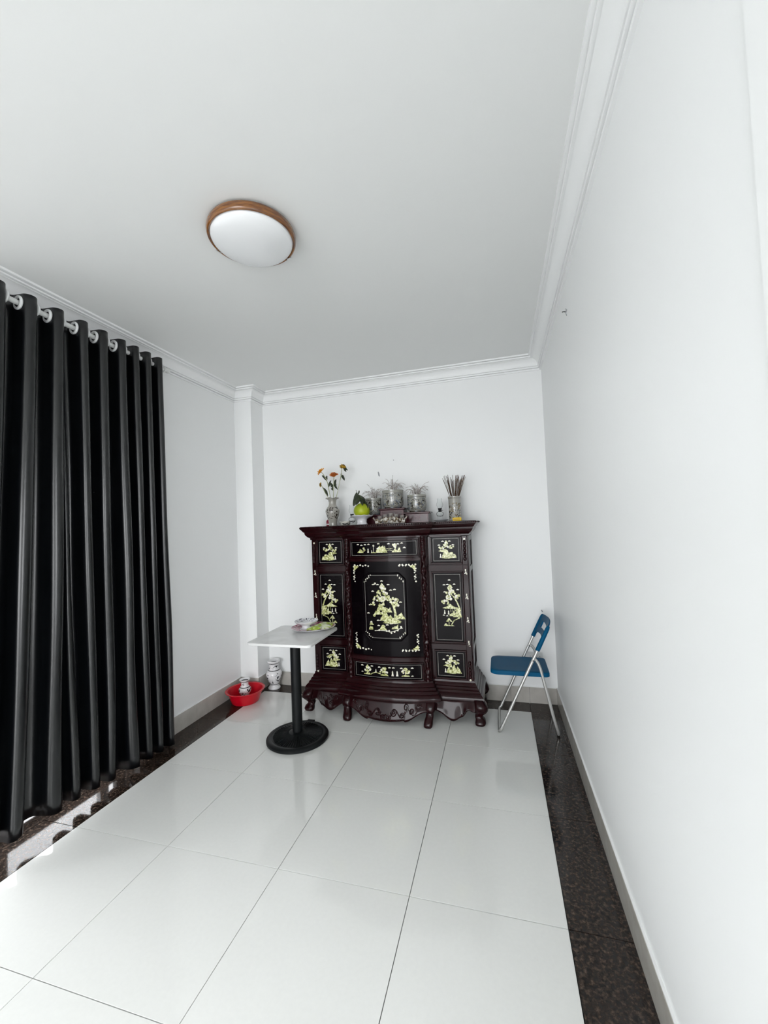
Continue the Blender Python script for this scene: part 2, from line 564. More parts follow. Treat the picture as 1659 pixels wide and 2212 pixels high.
def baseboard(name, a, b, n, offs):
    d = Vector((b[0] - a[0], b[1] - a[1], 0))
    L = d.length
    d.normalize()
    nn = Vector((n[0], n[1], 0))
    S = lambda u, v, w: tuple(Vector((a[0], a[1], 0)) + d * u + nn * w + Vector((0, 0, v)))
    root = struct(G().mbox(S, 0.0005, L - 0.0005, 0.0, HB - 0.002, -0.004, 0.005).build(name, M['grout'], smooth=False))
    G().mbox(S, 0.001, L - 0.001, HB - 0.001, HB + 0.005, -0.001, TB - 0.002).build('caulk_line', M['cornice'], root, smooth=False)
    cuts = [0.0] + [c for c in offs if 0 < c < L] + [L]
    for c0, c1 in zip(cuts, cuts[1:]):
        G().mbox(S, c0 + 0.0008, c1 - 0.0008, 0.001, HB, -0.002, TB).build('baseboard_tile', M['base'], root, smooth=False)


baseboard('baseboard_right', (0, 0), (0, PY1), (-1, 0), [0.77 + 0.6 * k for k in range(5)])
baseboard('baseboard_back', (XL + PW + TB, 0), (-TB, 0), (0, -1), [0.58, 1.18, 1.78, 2.27, 2.42])
baseboard('baseboard_left', (XL, -PD - TB), (XL, OPY0 + 0.05), (1, 0), [0.6])
baseboard('baseboard_pillar', (XL, -PD), (XL + PW + TB, -PD), (0, -1), [])
baseboard('baseboard_column', (XL + PW, -PD), (XL + PW, 0), (1, 0), [])

# balcony door: frame plus two sliding leaves parked behind the curtain
fr = G()
for y in (OPY0 - 0.03, OPY1 + 0.03):
    fr.box(XL - 0.15, XL - 0.05, y - 0.029, y + 0.029, 0.001, OPZ - 0.001)
fr.box(XL - 0.149, XL - 0.051, OPY1 + 0.06, OPY0 - 0.06, OPZ - 0.06, OPZ - 0.001)
door = struct(fr.build('door_1', M['alu'], smooth=False))
for k, (y0, y1, x) in enumerate([(-2.16, OPY0 - 0.06, -0.08), (-2.24, OPY0 - 0.14, -0.12)]):
    leaf = G().mring(lambda u, v, d: (XL + x + d, u, v), y0, y1, 0.03, OPZ - 0.07, 0.06, -0.015, 0.015).build('door_leaf', M['alu'], door, smooth=False)
    G().box(XL + x - 0.003, XL + x + 0.003, y0 + 0.06, y1 - 0.06, 0.09, OPZ - 0.13).build('pane', M['pane'], leaf, smooth=False)

# ------------------------------------------------------------------ curtain and rod
RODX, RODZ = -2.736, 2.737
rod = thing('curtain_rod', 'white curtain rod along the left wall, threaded through the black curtain', 'curtain rod', (RODX, -1.16, RODZ))
G().tube([(0, 0, 0), (0, -1.45, 0)], 0.014, 14).build('pole', M['white_metal'], rod)
G().ball((0, 0.012, 0), 0.02, 12, 8).build('finial', M['white_metal'], rod)
br = G()
br.box(-0.100, -0.088, -0.035, -0.005, -0.05, 0.035)
br.box(-0.09, 0.0, -0.027, -0.013, -0.020, -0.008)
br.tube([(0, -0.014, 0), (0, -0.026, 0)], 0.019, 14)
br.build('bracket', M['white_metal'], rod, bevel=0.002)

# fold crests: (top y, bottom y, amplitude top, amplitude bottom)
FOLDS = [(-2.245, -2.320, 0.108, 0.115), (-2.100, -2.215, 0.108, 0.13), (-1.958, -2.005, 0.108, 0.115), (-1.888, -1.890, 0.0, 0.10),
         (-1.820, -1.778, 0.108, 0.11), (-1.692, -1.678, 0.108, 0.11), (-1.560, -1.535, 0.108, 0.12), (-1.458, -1.420, 0.108, 0.11),
         (-1.359, -1.322, 0.108, 0.105), (-1.258, -1.212, 0.108, 0.115)]
CY0T, CY1T, CY0B, CY1B = -2.31, -1.215, -2.385, -1.152
ZT = 2.783


def fold_row(t):
    """plan of the cloth at t (0 heading .. 1 hem) as (x, y) points: round crests, steep sides, round valleys"""
    ks = t ** 1.2
    ys = [a + (b - a) * ks for a, b, _, _ in FOLDS]
    amp = [a0 + (a1 - a0) * ks ** 0.8 for _, _, a0, a1 in FOLDS]
    eff = [max(0.0, min(1.0, a / 0.10)) for a in amp]
    y_in = CY0T + (CY0B - CY0T) * ks
    y_out = CY1T + (CY1B - CY1T) * ks
    mids = [2 * y_in - ys[0]]
    for k in range(len(ys) - 1):
        wa, wb = 0.25 + 0.75 * eff[k], 0.25 + 0.75 * eff[k + 1]
        mids.append(ys[k] + (ys[k + 1] - ys[k]) * wa / (wa + wb))
    mids.append(2 * y_out - ys[-1])
    pts = []
    for k, y in enumerate(ys):
        A = amp[k]
        for side in (-1, 1):
            half = abs((mids[k] if side < 0 else mids[k + 1]) - y)
            end_ = (k == 0 and side < 0) or (k == len(ys) - 1 and side > 0)
            if end_:
                half = abs((y_in if side < 0 else y_out) - y)
            rc, rv = half * 0.46, half * 0.48
            rx, rw = min(rc, 0.45 * A), min(rv, 0.45 * A)
            seq = []
            for q in range(6):
                an = pi / 2 * q / 5
                seq.append((A - rx * (1 - cos(an)), rc * sin(an)))
            x1, x0 = A - rx, (rw if not end_ else A * 0.35)
            for q in range(1, 4):
                seq.append((x1 + (x0 - x1) * q / 4, rc + (half - rv - rc) * q / 4))
            for q in range(6):
                an = pi / 2 * q / 5
                if end_:
                    seq.append((x0 - 0.004 * q, half - rv + rv * 0.2 * q))
                else:
                    seq.append((rw * (1 - sin(an)), half - rv * cos(an)))
            if side < 0:
                pts += [(x, y - d) for x, d in reversed(seq)][:-1]
            else:
                pts += [(x, y + d) for x, d in seq][:-1]
    return [(-2.792 + x + 0.010 * sin(y * 9 + 2) * t + 0.004 * sin(11 * t + y * 31) * t, y + 0.005 * sin(t * 9 + y * 14) * t) for x, y in pts]


def hem(y):
    return 0.022 + 0.082 * max(0.0, min(1.0, (-1.2 - y) / 0.95)) + 0.004 * sin(y * 60)


cur = thing('curtain', 'black satin floor-length curtain with white eyelets on the left wall', 'curtain', (0, 0, 0))
rowsn = 46
ROWS = [fold_row(k / rowsn) for k in range(rowsn + 1)]
NC = len(ROWS[0])
dv = []
for k, row in enumerate(ROWS):
    for x, y in row:
        dv.append((x, y, ZT + (hem(y) - ZT) * k / rowsn))
G().add(dv, [(a + b, a + b + 1, a + b + 1 + NC, a + b + NC) for a in range(0, NC * rowsn, NC) for b in range(NC - 1)]).build('drape', M['cloth'], cur, ang=100, solid=0.0016)
ring = G().tube([(0.030 * cos(a), 0.030 * sin(a), 0) for a in [2 * pi * k / 24 for k in range(24)]], 0.0075, 8, closed=True).mesh('eyelet', M['white_plastic'])
tops = [f for f in FOLDS if f[2] > 0]
for i in range(len(tops)):
    for side in (-1, 1):
        cand = [(abs(x - RODX), y) for x, y in ROWS[0] if 0.0 < (y - tops[i][0]) * side < 0.09]
        if not cand:
            continue
        y = min(cand)[1]
        child(ring, 'eyelet', cur, (RODX, y + side * 0.003, RODZ), (pi / 2, 0, side * 0.12))

# ------------------------------------------------------------------ ceiling lamp
lamp = thing('ceiling_lamp', 'round white glass ceiling lamp with a wooden ring, switched off', 'lamp', (-1.426, -2.028, HC))
G().lathe([(0.17, 0), (0.17, -0.03), (0.05, -0.03), (0.05, 0)], 40).build('mount', M['white_metal'], lamp)
rg = G()
n = 72
rg.grid(lambda u, v: ((0.187 + 0.009 * cos(2 * pi * v)) * cos(2 * pi * u), (0.187 + 0.009 * cos(2 * pi * v)) * sin(2 * pi * u), -0.028 + 0.020 * sin(2 * pi * v)), 72, 16, closeu=True)
rg.build('wooden_ring', M['oak'], lamp, ang=60)
G().lathe([(0.181 * cos(a), -0.040 - 0.058 * sin(a)) for a in [pi / 2 * k / 14 for k in range(14)]] + [(0.002, -0.098)], 64).build('glass_dome', M['dome'], lamp, ang=60)
for a in (radians(178), radians(58)):
    c, s = cos(a), sin(a)
    G().tube([(0.198 * c, 0.198 * s, -0.014), (0.198 * c, 0.198 * s, -0.042), (0.188 * c, 0.188 * s, -0.050), (0.174 * c, 0.174 * s, -0.062)], 0.003, 8).build('clip', M['chrome'], lamp)


# ------------------------------------------------------------------ altar cabinet
CX = -1.300
cab = thing('altar_cabinet', 'dark red lacquered altar cabinet inlaid with mother-of-pearl scenes', 'cabinet', (CX, 0, 0))
TOPZ = 1.530
HW, HM, YS, YM, BOW = 0.655, 0.340, 0.400, 0.450, 0.055


def bow(x, o=0.0):
    return YM + BOW * (1 - (x / (HM + o)) ** 2) + o


def contour(o, back=-0.02):
    p = [(-(HW + o), back), (-(HW + o), -(YS + o)), (-(HM + o), -(YS + o))]
    for k in range(25):
        x = (HM + o) * (-1 + 2 * k / 24)
        p.append((x, -bow(x, o)))
    p += [((HM + o), -(YS + o)), ((HW + o), -(YS + o)), ((HW + o), back)]
    return p


def loft(profile):
    gg = G()
    n = len(contour(0))
    vs, fs = [], []
    for o, z in profile:
        vs += [(x, y, z) for x, y in contour(o)]
    for i in range(len(profile) - 1):
        for k in range(n):
            a, b = i * n + k, i * n + (k + 1) % n
            fs.append((a, b, b + n, a + n))
    fs += [tuple(reversed(range(n))), tuple(range((len(profile) - 1) * n, len(profile) * n))]
    return gg.add(vs, fs)


loft([(0, 0.26), (0, 1.43)]).build('carcass', M['wood'], cab, ang=30)
cor = loft([(0.002, 1.412), (0.014, 1.416), (0.014, 1.428), (0.020, 1.434), (0.030, 1.440), (0.044, 1.456), (0.050, 1.470), (0.050, 1.480),
            (0.058, 1.484), (0.066, 1.496), (0.070, 1.503), (0.076, 1.505), (0.078, 1.512), (0.078, 1.526), (0.074, TOPZ)]).build('cornice', M['wood'], cab, ang=30)
bd = G()
pts = contour(0.080)
for (xa, ya), (xb, yb) in zip(pts, pts[1:]):
    L = math.hypot(xb - xa, yb - ya)
    for k in range(max(1, int(L / 0.0145))):
        t = (k + 0.5) / max(1, int(L / 0.0145))
        bd.ball((xa + (xb - xa) * t, ya + (yb - ya) * t, 1.519), 0.0062, 6, 4)
o = bd.build('beading', M['wood'], cor)
o['kind'] = 'stuff'
loft([(0.004, 0.305), (0.010, 0.300), (0.012, 0.286), (0.018, 0.280), (0.024, 0.270), (0.024, 0.262), (0.032, 0.258), (0.038, 0.247), (0.038, 0.240),
      (0.046, 0.236), (0.052, 0.225), (0.052, 0.218), (0.062, 0.212), (0.072, 0.198), (0.076, 0.185), (0.076, 0.172), (0.068, 0.163), (0.060, 0.160)]).build('plinth', M['wood'], cab, ang=28)

S_side = lambda u, v, d: (u, -YS - d, v)
S_mid = lambda u, v, d: (u, -bow(u) - d, v)


# ---- pearl inlay drawing helpers (metres on the panel)
class Inlay:
    def __init__(self, S, u0, u1, v0, v1, d, seed=1, flip=False):
        self.S, self.b, self.d, self.flip = S, (u0, u1, v0, v1), d, flip
        self.g, self.w = G(), G()
        self.r = random.Random(seed)
        self.k = 0

    def P(self, a, b):
        u0, u1, v0, v1 = self.b
        if self.flip:
            a = 1 - a
        return (u0 + (u1 - u0) * a, v0 + (v1 - v0) * b)

    def poly(self, pts, white=False):
        self.mpoly([self.P(*p) for p in pts], white)

    def mpoly(self, pts, white=False):
        self.k += 1
        (self.w if white else self.g).prism(pts, self.S, self.d - 0.003, self.d + 0.0008 + 0.000025 * (self.k % 97))

    def blob(self, a, b, r, white=False, ry=None, n=8, j=0.25):
        u, v = self.P(a, b)
        ry = ry or r
        ph = self.r.random() * 6
        self.mpoly([(u + r * (1 + j * (self.r.random() - .5)) * cos(2 * pi * k / n + ph), v + ry * (1 + j * (self.r.random() - .5)) * sin(2 * pi * k / n + ph)) for k in range(n)], white)

    def cloud(self, a, b, s=0.011):
        u, v = self.P(a, b)
        self.mpoly([(u - s, v), (u - .55 * s, v + .28 * s), (u - .1 * s, v + .55 * s), (u + .4 * s, v + .35 * s), (u + s, v - .02 * s), (u + .5 * s, v - .32 * s), (u - .1 * s, v - .22 * s), (u - .6 * s, v - .35 * s)], True)

    def strip(self, pts, w0, w1, white=False):
        Q = [self.P(*p) for p in pts]
        L, R = [], []
        for i, q in enumerate(Q):
            a, b = Q[max(i - 1, 0)], Q[min(i + 1, len(Q) - 1)]
            dx, dy = b[0] - a[0], b[1] - a[1]
            n = math.hypot(dx, dy) or 1
            w = (w0 + (w1 - w0) * i / (len(Q) - 1)) / 2
            L.append((q[0] - dy / n * w, q[1] + dx / n * w))
            R.append((q[0] + dy / n * w, q[1] - dx / n * w))
        self.mpoly(L + R[::-1], white)

    def foliage(self, a, b, wa, hb, n, r, tri=True):
        for k in range(n):
            t = self.r.random()
            y = b + hb * t
            w = wa * ((1 - t) if tri else sqrt(max(0.05, 1 - (2 * t - 1) ** 2)))
            x = a + w * (self.r.random() - 0.5)
            self.blob(x, y, r * (0.7 + 0.6 * self.r.random()), white=self.r.random() < 0.35, n=7)

    def rock(self, a, b, w, h, n=7):
        top = [(a - w / 2 + w * k / n, b + h * (0.35 + 0.65 * self.r.random()) * sin(pi * (k + .6) / (n + 1.2)) ** .6) for k in range(n + 1)]
        self.poly([(a - w * .58, b)] + top + [(a + w * .58, b)])

    def roof(self, a, b, w, h):
        self.poly([(a - w / 2, b + h * .12), (a - w * .22, b + h * .45), (a, b + h), (a + w * .22, b + h * .45), (a + w / 2, b + h * .12), (a + w * .3, b), (a - w * .3, b)])

    def person(self, a, b, h):
        u, v = self.P(a, b)
        v0, v1 = self.b[2], self.b[3]
        H = h * (v1 - v0)
        self.mpoly([(u - .22 * H, v), (u - .10 * H, v + .5 * H), (u - .13 * H, v + .72 * H), (u, v + H), (u + .13 * H, v + .72 * H), (u + .12 * H, v + .5 * H), (u + .22 * H, v)], True)

    def out(self, parent, border=None, w=0.0016, nu=1):
        if self.g.f:
            self.g.build('pearl_scene', M['pearlg'], parent, smooth=False)['kind'] = 'stuff'
        if self.w.f:
            self.w.build('pearl_detail', M['pearl'], parent, smooth=False)['kind'] = 'stuff'
        if border:
            G().mring(self.S, *border, w, self.d, self.d + 0.0008, nu).build('pearl_border', M['line'], parent, smooth=False)['kind'] = 'stuff'


def small_scene(I):
    for a, b in ((.38, .90), (.66, .90), (.22, .72), (.80, .72)):
        I.cloud(a, b, 0.012)
    I.blob(.52, .92, .004, True)
    I.foliage(.52, .62, .34, .26, 20, .008)
    I.foliage(.34, .54, .30, .10, 8, .0075, False)
    I.foliage(.72, .55, .26, .12, 8, .0075, False)
    I.rock(.60, .10, .50, .46)
    I.rock(.74, .10, .34, .34)
    I.poly([(.18, .44), (.32, .50), (.52, .52), (.56, .36), (.40, .38)])
    I.person(.27, .12, .20)
    I.blob(.55, .10, .03, ry=.004)


def side_scene(I):
    for a, b in ((.58, .92), (.36, .845), (.50, .85), (.78, .855), (.92, .77), (.38, .735)):
        I.cloud(a, b, 0.012)
    I.poly([(.48, .80), (.60, .86), (.72, .80)])
    I.foliage(.60, .70, .42, .14, 22, .009)
    I.foliage(.50, .60, .34, .08, 14, .0085, False)
    I.foliage(.86, .62, .26, .11, 10, .0085, False)
    I.foliage(.34, .56, .22, .05, 7, .008, False)
    I.strip([(.58, .72), (.74, .66), (.88, .57), (.97, .47)], .006, .012)
    I.roof(.58, .475, .66, .075)
    I.poly([(.44, .54), (.50, .60), (.56, .54)])
    for a in (.60, .68, .76):
        I.strip([(a, .48), (a, .42)], .003, .003)
    I.rock(.86, .345, .32, .16)
    I.rock(.74, .36, .38, .09)
    I.rock(.90, .44, .22, .07)
    I.person(.34, .395, .062)
    I.person(.50, .385, .066)
    I.cloud(.30, .372, .009)
    I.cloud(.44, .362, .009)
    I.blob(.92, .335, .009)
    I.strip([(.90, .325), (.72, .295), (.60, .225)], .005, .008)
    I.poly([(.38, .275), (.50, .335), (.64, .275), (.58, .27), (.52, .30), (.46, .27)])
    I.strip([(.50, .30), (.50, .225)], .004, .004)
    I.rock(.50, .205, .38, .03)
    I.rock(.36, .205, .12, .055)


def drawer_panel(S, u0, u1, v0, v1, name, scene_fn, seed, flip, nu=1, bx=0.030):
    """a framed front: field board, moulding, pearl line and scene"""
    fr = G().mbox(S, u0, u1, v0, v1, 0.0, 0.008, nu).build(name, M['panel'], cab, smooth=False)
    G().mring(S, u0, u1, v0, v1, 0.012, 0.007, 0.017, nu).build('moulding', M['wood'], fr, smooth=False, bevel=0.003)
    I = Inlay(S, u0 + bx, u1 - bx, v0 + bx, v1 - bx, 0.0081, seed, flip)
    scene_fn(I)
    I.out(fr, (u0 + bx - .006, u1 - bx + .006, v0 + bx - .006, v1 - bx + .006), nu=nu)
    return fr


for sg, flip in ((-1, True), (1, False)):
    def rng(a, b):
        return (a, b) if sg > 0 else (-b, -a)
    u0, u1 = rng(0.365, 0.612)
    drawer_panel(S_side, u0, u1, 1.196, 1.420, 'drawer', small_scene, 11, flip)
    drawer_panel(S_side, u0, u1, 0.582, 1.140, 'side_door', side_scene, 21, flip)
    drawer_panel(S_side, u0, u1, 0.305, 0.530, 'drawer', small_scene, 31, flip)
    for z0, z1 in ((1.142, 1.194), (0.532, 0.580)):
        a, b = rng(0.345, 0.650)
        r = G().mbox(S_side, a, b, z0, z1, 0.0, 0.012)
        r.mbox(S_side, a, b, z1 - 0.010, z1 - 0.003, 0.010, 0.018)
        r.build('rail', M['wood'], cab, smooth=False, bevel=0.0015)
    # carved outer post with turned ends and pearl sprigs
    xo = sg * 0.634
    post = G().mbox(S_side, xo - 0.021, xo + 0.021, 0.300, 1.412, 0.0, 0.0145).build('corner_post', M['wood'], cab, smooth=False, bevel=0.003)
    for z0, z1 in ((1.22, 1.38), (0.32, 0.45)):
        tn = G()
        pf = []
        for k in range(33):
            t = k / 32
            pf.append((0.008 + 0.006 * abs(sin(t * pi * 5)) * (1 - 0.4 * t), z0 + (z1 - z0) * t))
        tn.lathe(pf, 10, (xo, -YS - 0.0155, 0))
        tn.build('turned_drop', M['wood'], post)
    I = Inlay(S_side, xo - 0.02, xo + 0.02, 0.0, 1.0, 0.0147, 5 if sg > 0 else 6)
    I.blob(.5, 1.388, .008, True)
    I.blob(.5, .307, .008, True)
    for z in (1.13, 0.94, 0.76, 0.58):
        I.blob(.5, z + .018, .005, True, ry=.010)
        I.blob(.55, z, .0055, True, ry=.008)
        I.blob(.35, z - .008, .004, True)
        I.blob(.68, z - .012, .005, True)
    I.out(post)
    # carved vine column between the bays
    xc = sg * 0.316
    cg = G()

    def vine(u, v, xc=xc, sg=sg):
        a = 2 * pi * u
        z = 0.300 + 1.120 * v
        r = 0.0175 + 0.004 * sin(a * 2 + z * 55 * sg) + 0.003 * sin(z * 140) + 0.002 * sin(a * 3 - z * 90)
        if v < 0.06 or v > 0.90:
            r = 0.015 + 0.006 * abs(sin(z * 90))
        return (xc + r * cos(a), -bow(xc) - 0.010 + r * sin(a), z)

    cg.grid(vine, 14, 150, closeu=True).build('carved_column', M['wood'], cab, ang=70)

# middle bay: wide drawer, bowed door, low drawer
MU = 0.288


def wide_scene(I):
    for a, b in ((.10, .86), (.16, .80), (.22, .84), (.28, .86), (.44, .90), (.60, .88), (.80, .90), (.74, .84)):
        I.cloud(a, b, 0.012)
    I.rock(.14, .14, .09, .40)
    I.foliage(.20, .30, .06, .35, 8, .006)
    I.person(.27, .16, .38)
    I.person(.33, .14, .25)
    I.strip([(.36, .15), (.36, .72)], .003, .003, True)
    I.blob(.36, .75, .008, True)
    I.rock(.36, .12, .07, .14)
    I.rock(.47, .14, .13, .62)
    I.rock(.52, .14, .10, .76)
    I.roof(.46, .45, .10, .30)
    I.blob(.43, .50, .012, True, ry=.006)
    for k in range(5):
        I.strip([(.56 + .02 * k, .36 - .02 * abs(k - 2)), (.575 + .02 * k, .37 - .02 * abs(k - 2))], .004, .004)
    I.strip([(.56, .45), (.61, .50), (.66, .45)], .004, .004)
    I.rock(.71, .16, .11, .34)
    I.foliage(.69, .55, .05, .30, 10, .007, False)
    I.strip([(.69, .60), (.72, .30)], .004, .004)
    I.rock(.76, .18, .05, .55)
    I.poly([(.81, .48), (.835, .62), (.86, .48)], True)


def low_scene(I):
    for a, b in ((.10, .84), (.26, .84), (.38, .80), (.54, .80), (.60, .80), (.72, .78), (.88, .80)):
        I.cloud(a, b, 0.012)
    for a in (.19, .46, .78):
        I.foliage(a, .50, .13, .34, 16, .0072)
        I.foliage(a, .38, .14, .10, 6, .007, False)
        I.strip([(a, .55), (a, .20)], .006, .008)
        I.rock(a, .10, .11, .24)
    I.strip([(.25, .20), (.32, .36), (.40, .24)], .006, .006)
    I.person(.325, .36, .28)
    I.person(.585, .12, .46)
    I.person(.655, .12, .46)
    I.cloud(.10, .30, .010)
    I.cloud(.88, .14, .010)


drawer_panel(S_mid, -MU, MU, 1.262, 1.408, 'wide_drawer', wide_scene, 41, False, 12, 0.026)
drawer_panel(S_mid, -MU, MU, 0.302, 0.446, 'low_drawer', low_scene, 42, False, 12, 0.026)
for z0, z1 in ((1.234, 1.260), (0.448, 0.486)):
    r = G().mbox(S_mid, -0.298, 0.298, z0, z1, 0, 0.012, 14)
    r.mbox(S_mid, -0.298, 0.298, z1 - 0.011, z1 - 0.003, 0.01, 0.019, 14)
    r.build('rail', M['wood'], cab, ang=30, bevel=0.0015)
dr = G().mbox(S_mid, -MU, MU, 0.490, 1.230, 0.0, 0.010, 14).build('bowed_door', M['panel'], cab, ang=30)
oc = [(-.175, .614 + .05), (-.125, .614), (.125, .614), (.175, .664), (.175, 1.090), (.125, 1.140), (-.125, 1.140), (-.175, 1.090)]
octg = G()
for i in range(8):
    (a0, b0), (a1, b1) = oc[i], oc[(i + 1) % 8]
    ns = 8
    P_ = [S_mid(a0 + (a1 - a0) * k / ns, b0 + (b1 - b0) * k / ns, 0.012) for k in range(ns + 1)]
    octg.tube(P_, 0.0055, 8)
octg.build('octagon_moulding', M['panel'], dr)
I = Inlay(S_mid, -.155, .155, .632, 1.112, 0.0101, 77)
for a, b in ((.45, .93), (.22, .87), (.34, .87), (.62, .87), (.20, .76), (.68, .78), (.78, .79), (.92, .585), (.06, .40), (.32, .285), (.40, .29), (.33, .20), (.56, .215), (.66, .235)):
    I.cloud(a, b, 0.013)
I.blob(.27, .89, .008, True)
I.poly([(.38, .83), (.45, .90), (.53, .83)])
I.foliage(.46, .62, .52, .26, 70, .0082)
I.foliage(.42, .60, .36, .06, 22, .0078, False)
I.foliage(.74, .56, .30, .10, 24, .0078, False)
I.foliage(.82, .52, .16, .05, 6, .008, False)
I.strip([(.46, .74), (.58, .67), (.68, .60), (.75, .50), (.78, .40), (.77, .28)], .010, .020)
I.foliage(.19, .535, .16, .05, 8, .007, False)
I.strip([(.08, .535), (.26, .55)], .006, .003, True)
I.rock(.44, .45, .26, .13)
I.rock(.38, .52, .08, .07)
I.rock(.47, .53, .07, .07)
I.rock(.56, .42, .24, .13)
for a in (.45, .50, .55):
    I.strip([(a, .46), (a, .37)], .004, .004)
I.rock(.34, .38, .22, .10)
I.blob(.22, .365, .011)
I.rock(.58, .28, .34, .18)
I.rock(.50, .31, .20, .10)
I.rock(.88, .31, .26, .15)
I.rock(.70, .27, .40, .05)
I.poly([(.44, .245), (.52, .27), (.60, .31), (.78, .30), (.92, .25), (.76, .235), (.58, .24)])
I.rock(.12, .13, .10, .10)
I.blob(.13, .25, .010, True)
I.rock(.14, .21, .10, .05)
I.rock(.44, .13, .17, .075)
I.blob(.45, .18, .017)
I.rock(.76, .15, .16, .05)
I.poly([(.78, .19), (.84, .23), (.83, .16), (.72, .17)])
I.strip([(.22, .115), (.36, .125), (.50, .12), (.62, .10), (.78, .125), (.90, .165)], .004, .004, True)
for a, b in ((.34, .13), (.54, .115), (.60, .12), (.66, .085), (.74, .105), (.82, .13), (.91, .185)):
    I.blob(a, b, .007, True)
I.cloud(.92, .165, .011)
I.out(dr)
# pearl lines of the octagon and its corner sprigs
ln = G()
for (a0, b0), (a1, b1) in (((-.112, .631), (.112, .631)), ((-.112, 1.122), (.112, 1.122)), ((-.160, .679), (-.160, 1.074)), ((.160, .679), (.160, 1.074))):
    if a0 == a1:
        ln.mbox(S_mid, a0 - .0009, a0 + .0009, b0, b1, .0100, .0112)
    else:
        ln.mbox(S_mid, a0, a1, b0 - .0009, b0 + .0009, .0100, .0112, 8)
ln.build('pearl_border', M['line'], dr, smooth=False)['kind'] = 'stuff'
I = Inlay(S_mid, -1, 1, 0, 2, 0.0101, 9)


def at_(u, v):
    return ((u + 1) / 2, v / 2)


def sprig(pts, r=0.0055, n=9):
    for k in range(n):
        t = k / (n - 1) * (len(pts) - 1)
        i = min(int(t), len(pts) - 2)
        f = t - i
        u = pts[i][0] + (pts[i + 1][0] - pts[i][0]) * f
        v = pts[i][1] + (pts[i + 1][1] - pts[i][1]) * f
        I.blob(*at_(u + .004 * (-1) ** k, v + .003 * (-1) ** (k // 2)), r * (0.7 + 0.6 * I.r.random()), True, n=6)


for sx in (-1, 1):
    for zc, sz in ((1.200, -1), (0.538, 1)):
        cxn = sx * 0.252
        sprig([(cxn, zc), (cxn - sx * .125, zc)], .0060, 11)
        sprig([(cxn, zc), (cxn, zc + sz * .125)], .0060, 11)
        I.blob(*at_(cxn - sx * .012, zc + sz * .014), .015, n=9)
        I.blob(*at_(cxn - sx * .004, zc + sz * .030), .009, n=7)
        I.blob(*at_(cxn - sx * .030, zc + sz * .010), .009, n=7)
    for zc, sz in ((1.122, -1), (0.631, 1)):
        sprig([(sx * .112, zc), (sx * .160, zc + sz * .048)], .0042, 8)
I.out(dr)

# cabinet sides: framed panels
for sg, nm in ((-1, 'l'), (1, 'r')):
    SS = lambda u, v, d, sg=sg: (sg * (HW + d), u, v)
    sf = G()
    for y0, y1 in ((-0.398, -0.345), (-0.075, -0.022)):
        sf.mbox(SS, y0, y1, 0.305, 1.412, 0, 0.010)
    for z0, z1 in ((0.305, 0.350), (0.500, 0.545), (1.120, 1.165), (1.370, 1.412)):
        sf.mbox(SS, -0.345, -0.075, z0, z1, 0, 0.010)
    sfo = sf.build('side_frame', M['wood'], cab, smooth=False, bevel=0.002)
    for z0, z1 in ((0.352, 0.498), (0.547, 1.118), (1.167, 1.368)):
        G().mbox(SS, -0.343, -0.077, z0, z1, 0, 0.003).build('side_panel', M['panel'], sfo, smooth=False)


# aprons with shaped lower edge
def apron(u0, u1, Sf, low, bulge, name, nu=40):
    ztop = 0.168
    gg = G()

    def fn(a, b):
        u = u0 + (u1 - u0) * a
        lo = low(a)
        z = ztop + (lo - ztop) * b
        d = bulge * (b - 0.35 * max(0.0, b - 0.8)) * (0.75 + 0.25 * sin(pi * a))
        return Sf(u, z, d)

    gg.grid(fn, nu, 8)
    ap = gg.build(name, M['wood'], cab, ang=60, solid=0.016)
    rim = G()
    rim.tube([fn(k / nu, 0.94) for k in range(nu + 1)], 0.0055, 8)
    rim.build('carved_rim', M['wood'], ap)
    return ap, fn


S_as = lambda u, v, d: (u, -(YS + 0.058) - d, v)
S_am = lambda u, v, d: (u, -bow(u, 0.058) - d, v)


def low_side(a):
    c = 0.095 - 0.068 * exp(-((a - 0.44) / 0.24) ** 2) - 0.012 * exp(-((a - 0.70) / 0.05) ** 2) + 0.014 * sin(pi * a) ** 8 * 0
    return c + 0.022 * exp(-((a - 0.82) / 0.09) ** 2)


def low_mid(a):
    s = abs(a - 0.5) * 2
    return 0.030 + 0.075 * s ** 2.2 + 0.012 * sin(s * pi * 3) * (s > 0.45)


def spiral(fn, a0, b0, ra, rb, turns=1.6, sg=1, ph=0.0):
    P_ = []
    for k in range(26):
        t = k / 25
        an = ph + sg * 2 * pi * turns * t
        rr = 1 - 0.85 * t
        p = fn(min(1, max(0, a0 + ra * rr * cos(an))), min(1, max(0, b0 + rb * rr * sin(an))))
        P_.append((p[0], p[1] - 0.009, p[2]))
    return P_


for sg in (-1, 1):
    Ssd = (lambda u, v, d: S_as(u, v, d)) if sg > 0 else (lambda u, v, d: S_as(-u, v, d))
    ap, fn = apron(0.362, 0.668, Ssd, low_side, 0.042, 'side_apron')
    cg = G()
    if sg < 0:
        for k in range(5):
            a = 2 * pi * k / 5
            p = fn(0.44 + 0.045 * cos(a), 0.40 + 0.20 * sin(a))
            cg.ball((p[0], p[1] - 0.008, p[2]), 0.010, 8, 6)
        for s2 in (-1, 1):
            cg.tube(spiral(fn, 0.44 + s2 * 0.14, 0.42, 0.07, 0.22, 1.5, s2, 0), 0.0035, 6)
    for a in (0.66, 0.715):
        p = fn(a, 0.86)
        cg.ball((p[0], p[1] - 0.008, p[2]), 0.0075, 8, 6)
    cg.build('carving', M['wood'], ap)['kind'] = 'stuff'
ap, fn = apron(-0.318, 0.318, S_am, low_mid, 0.045, 'middle_apron', 56)
cg = G()
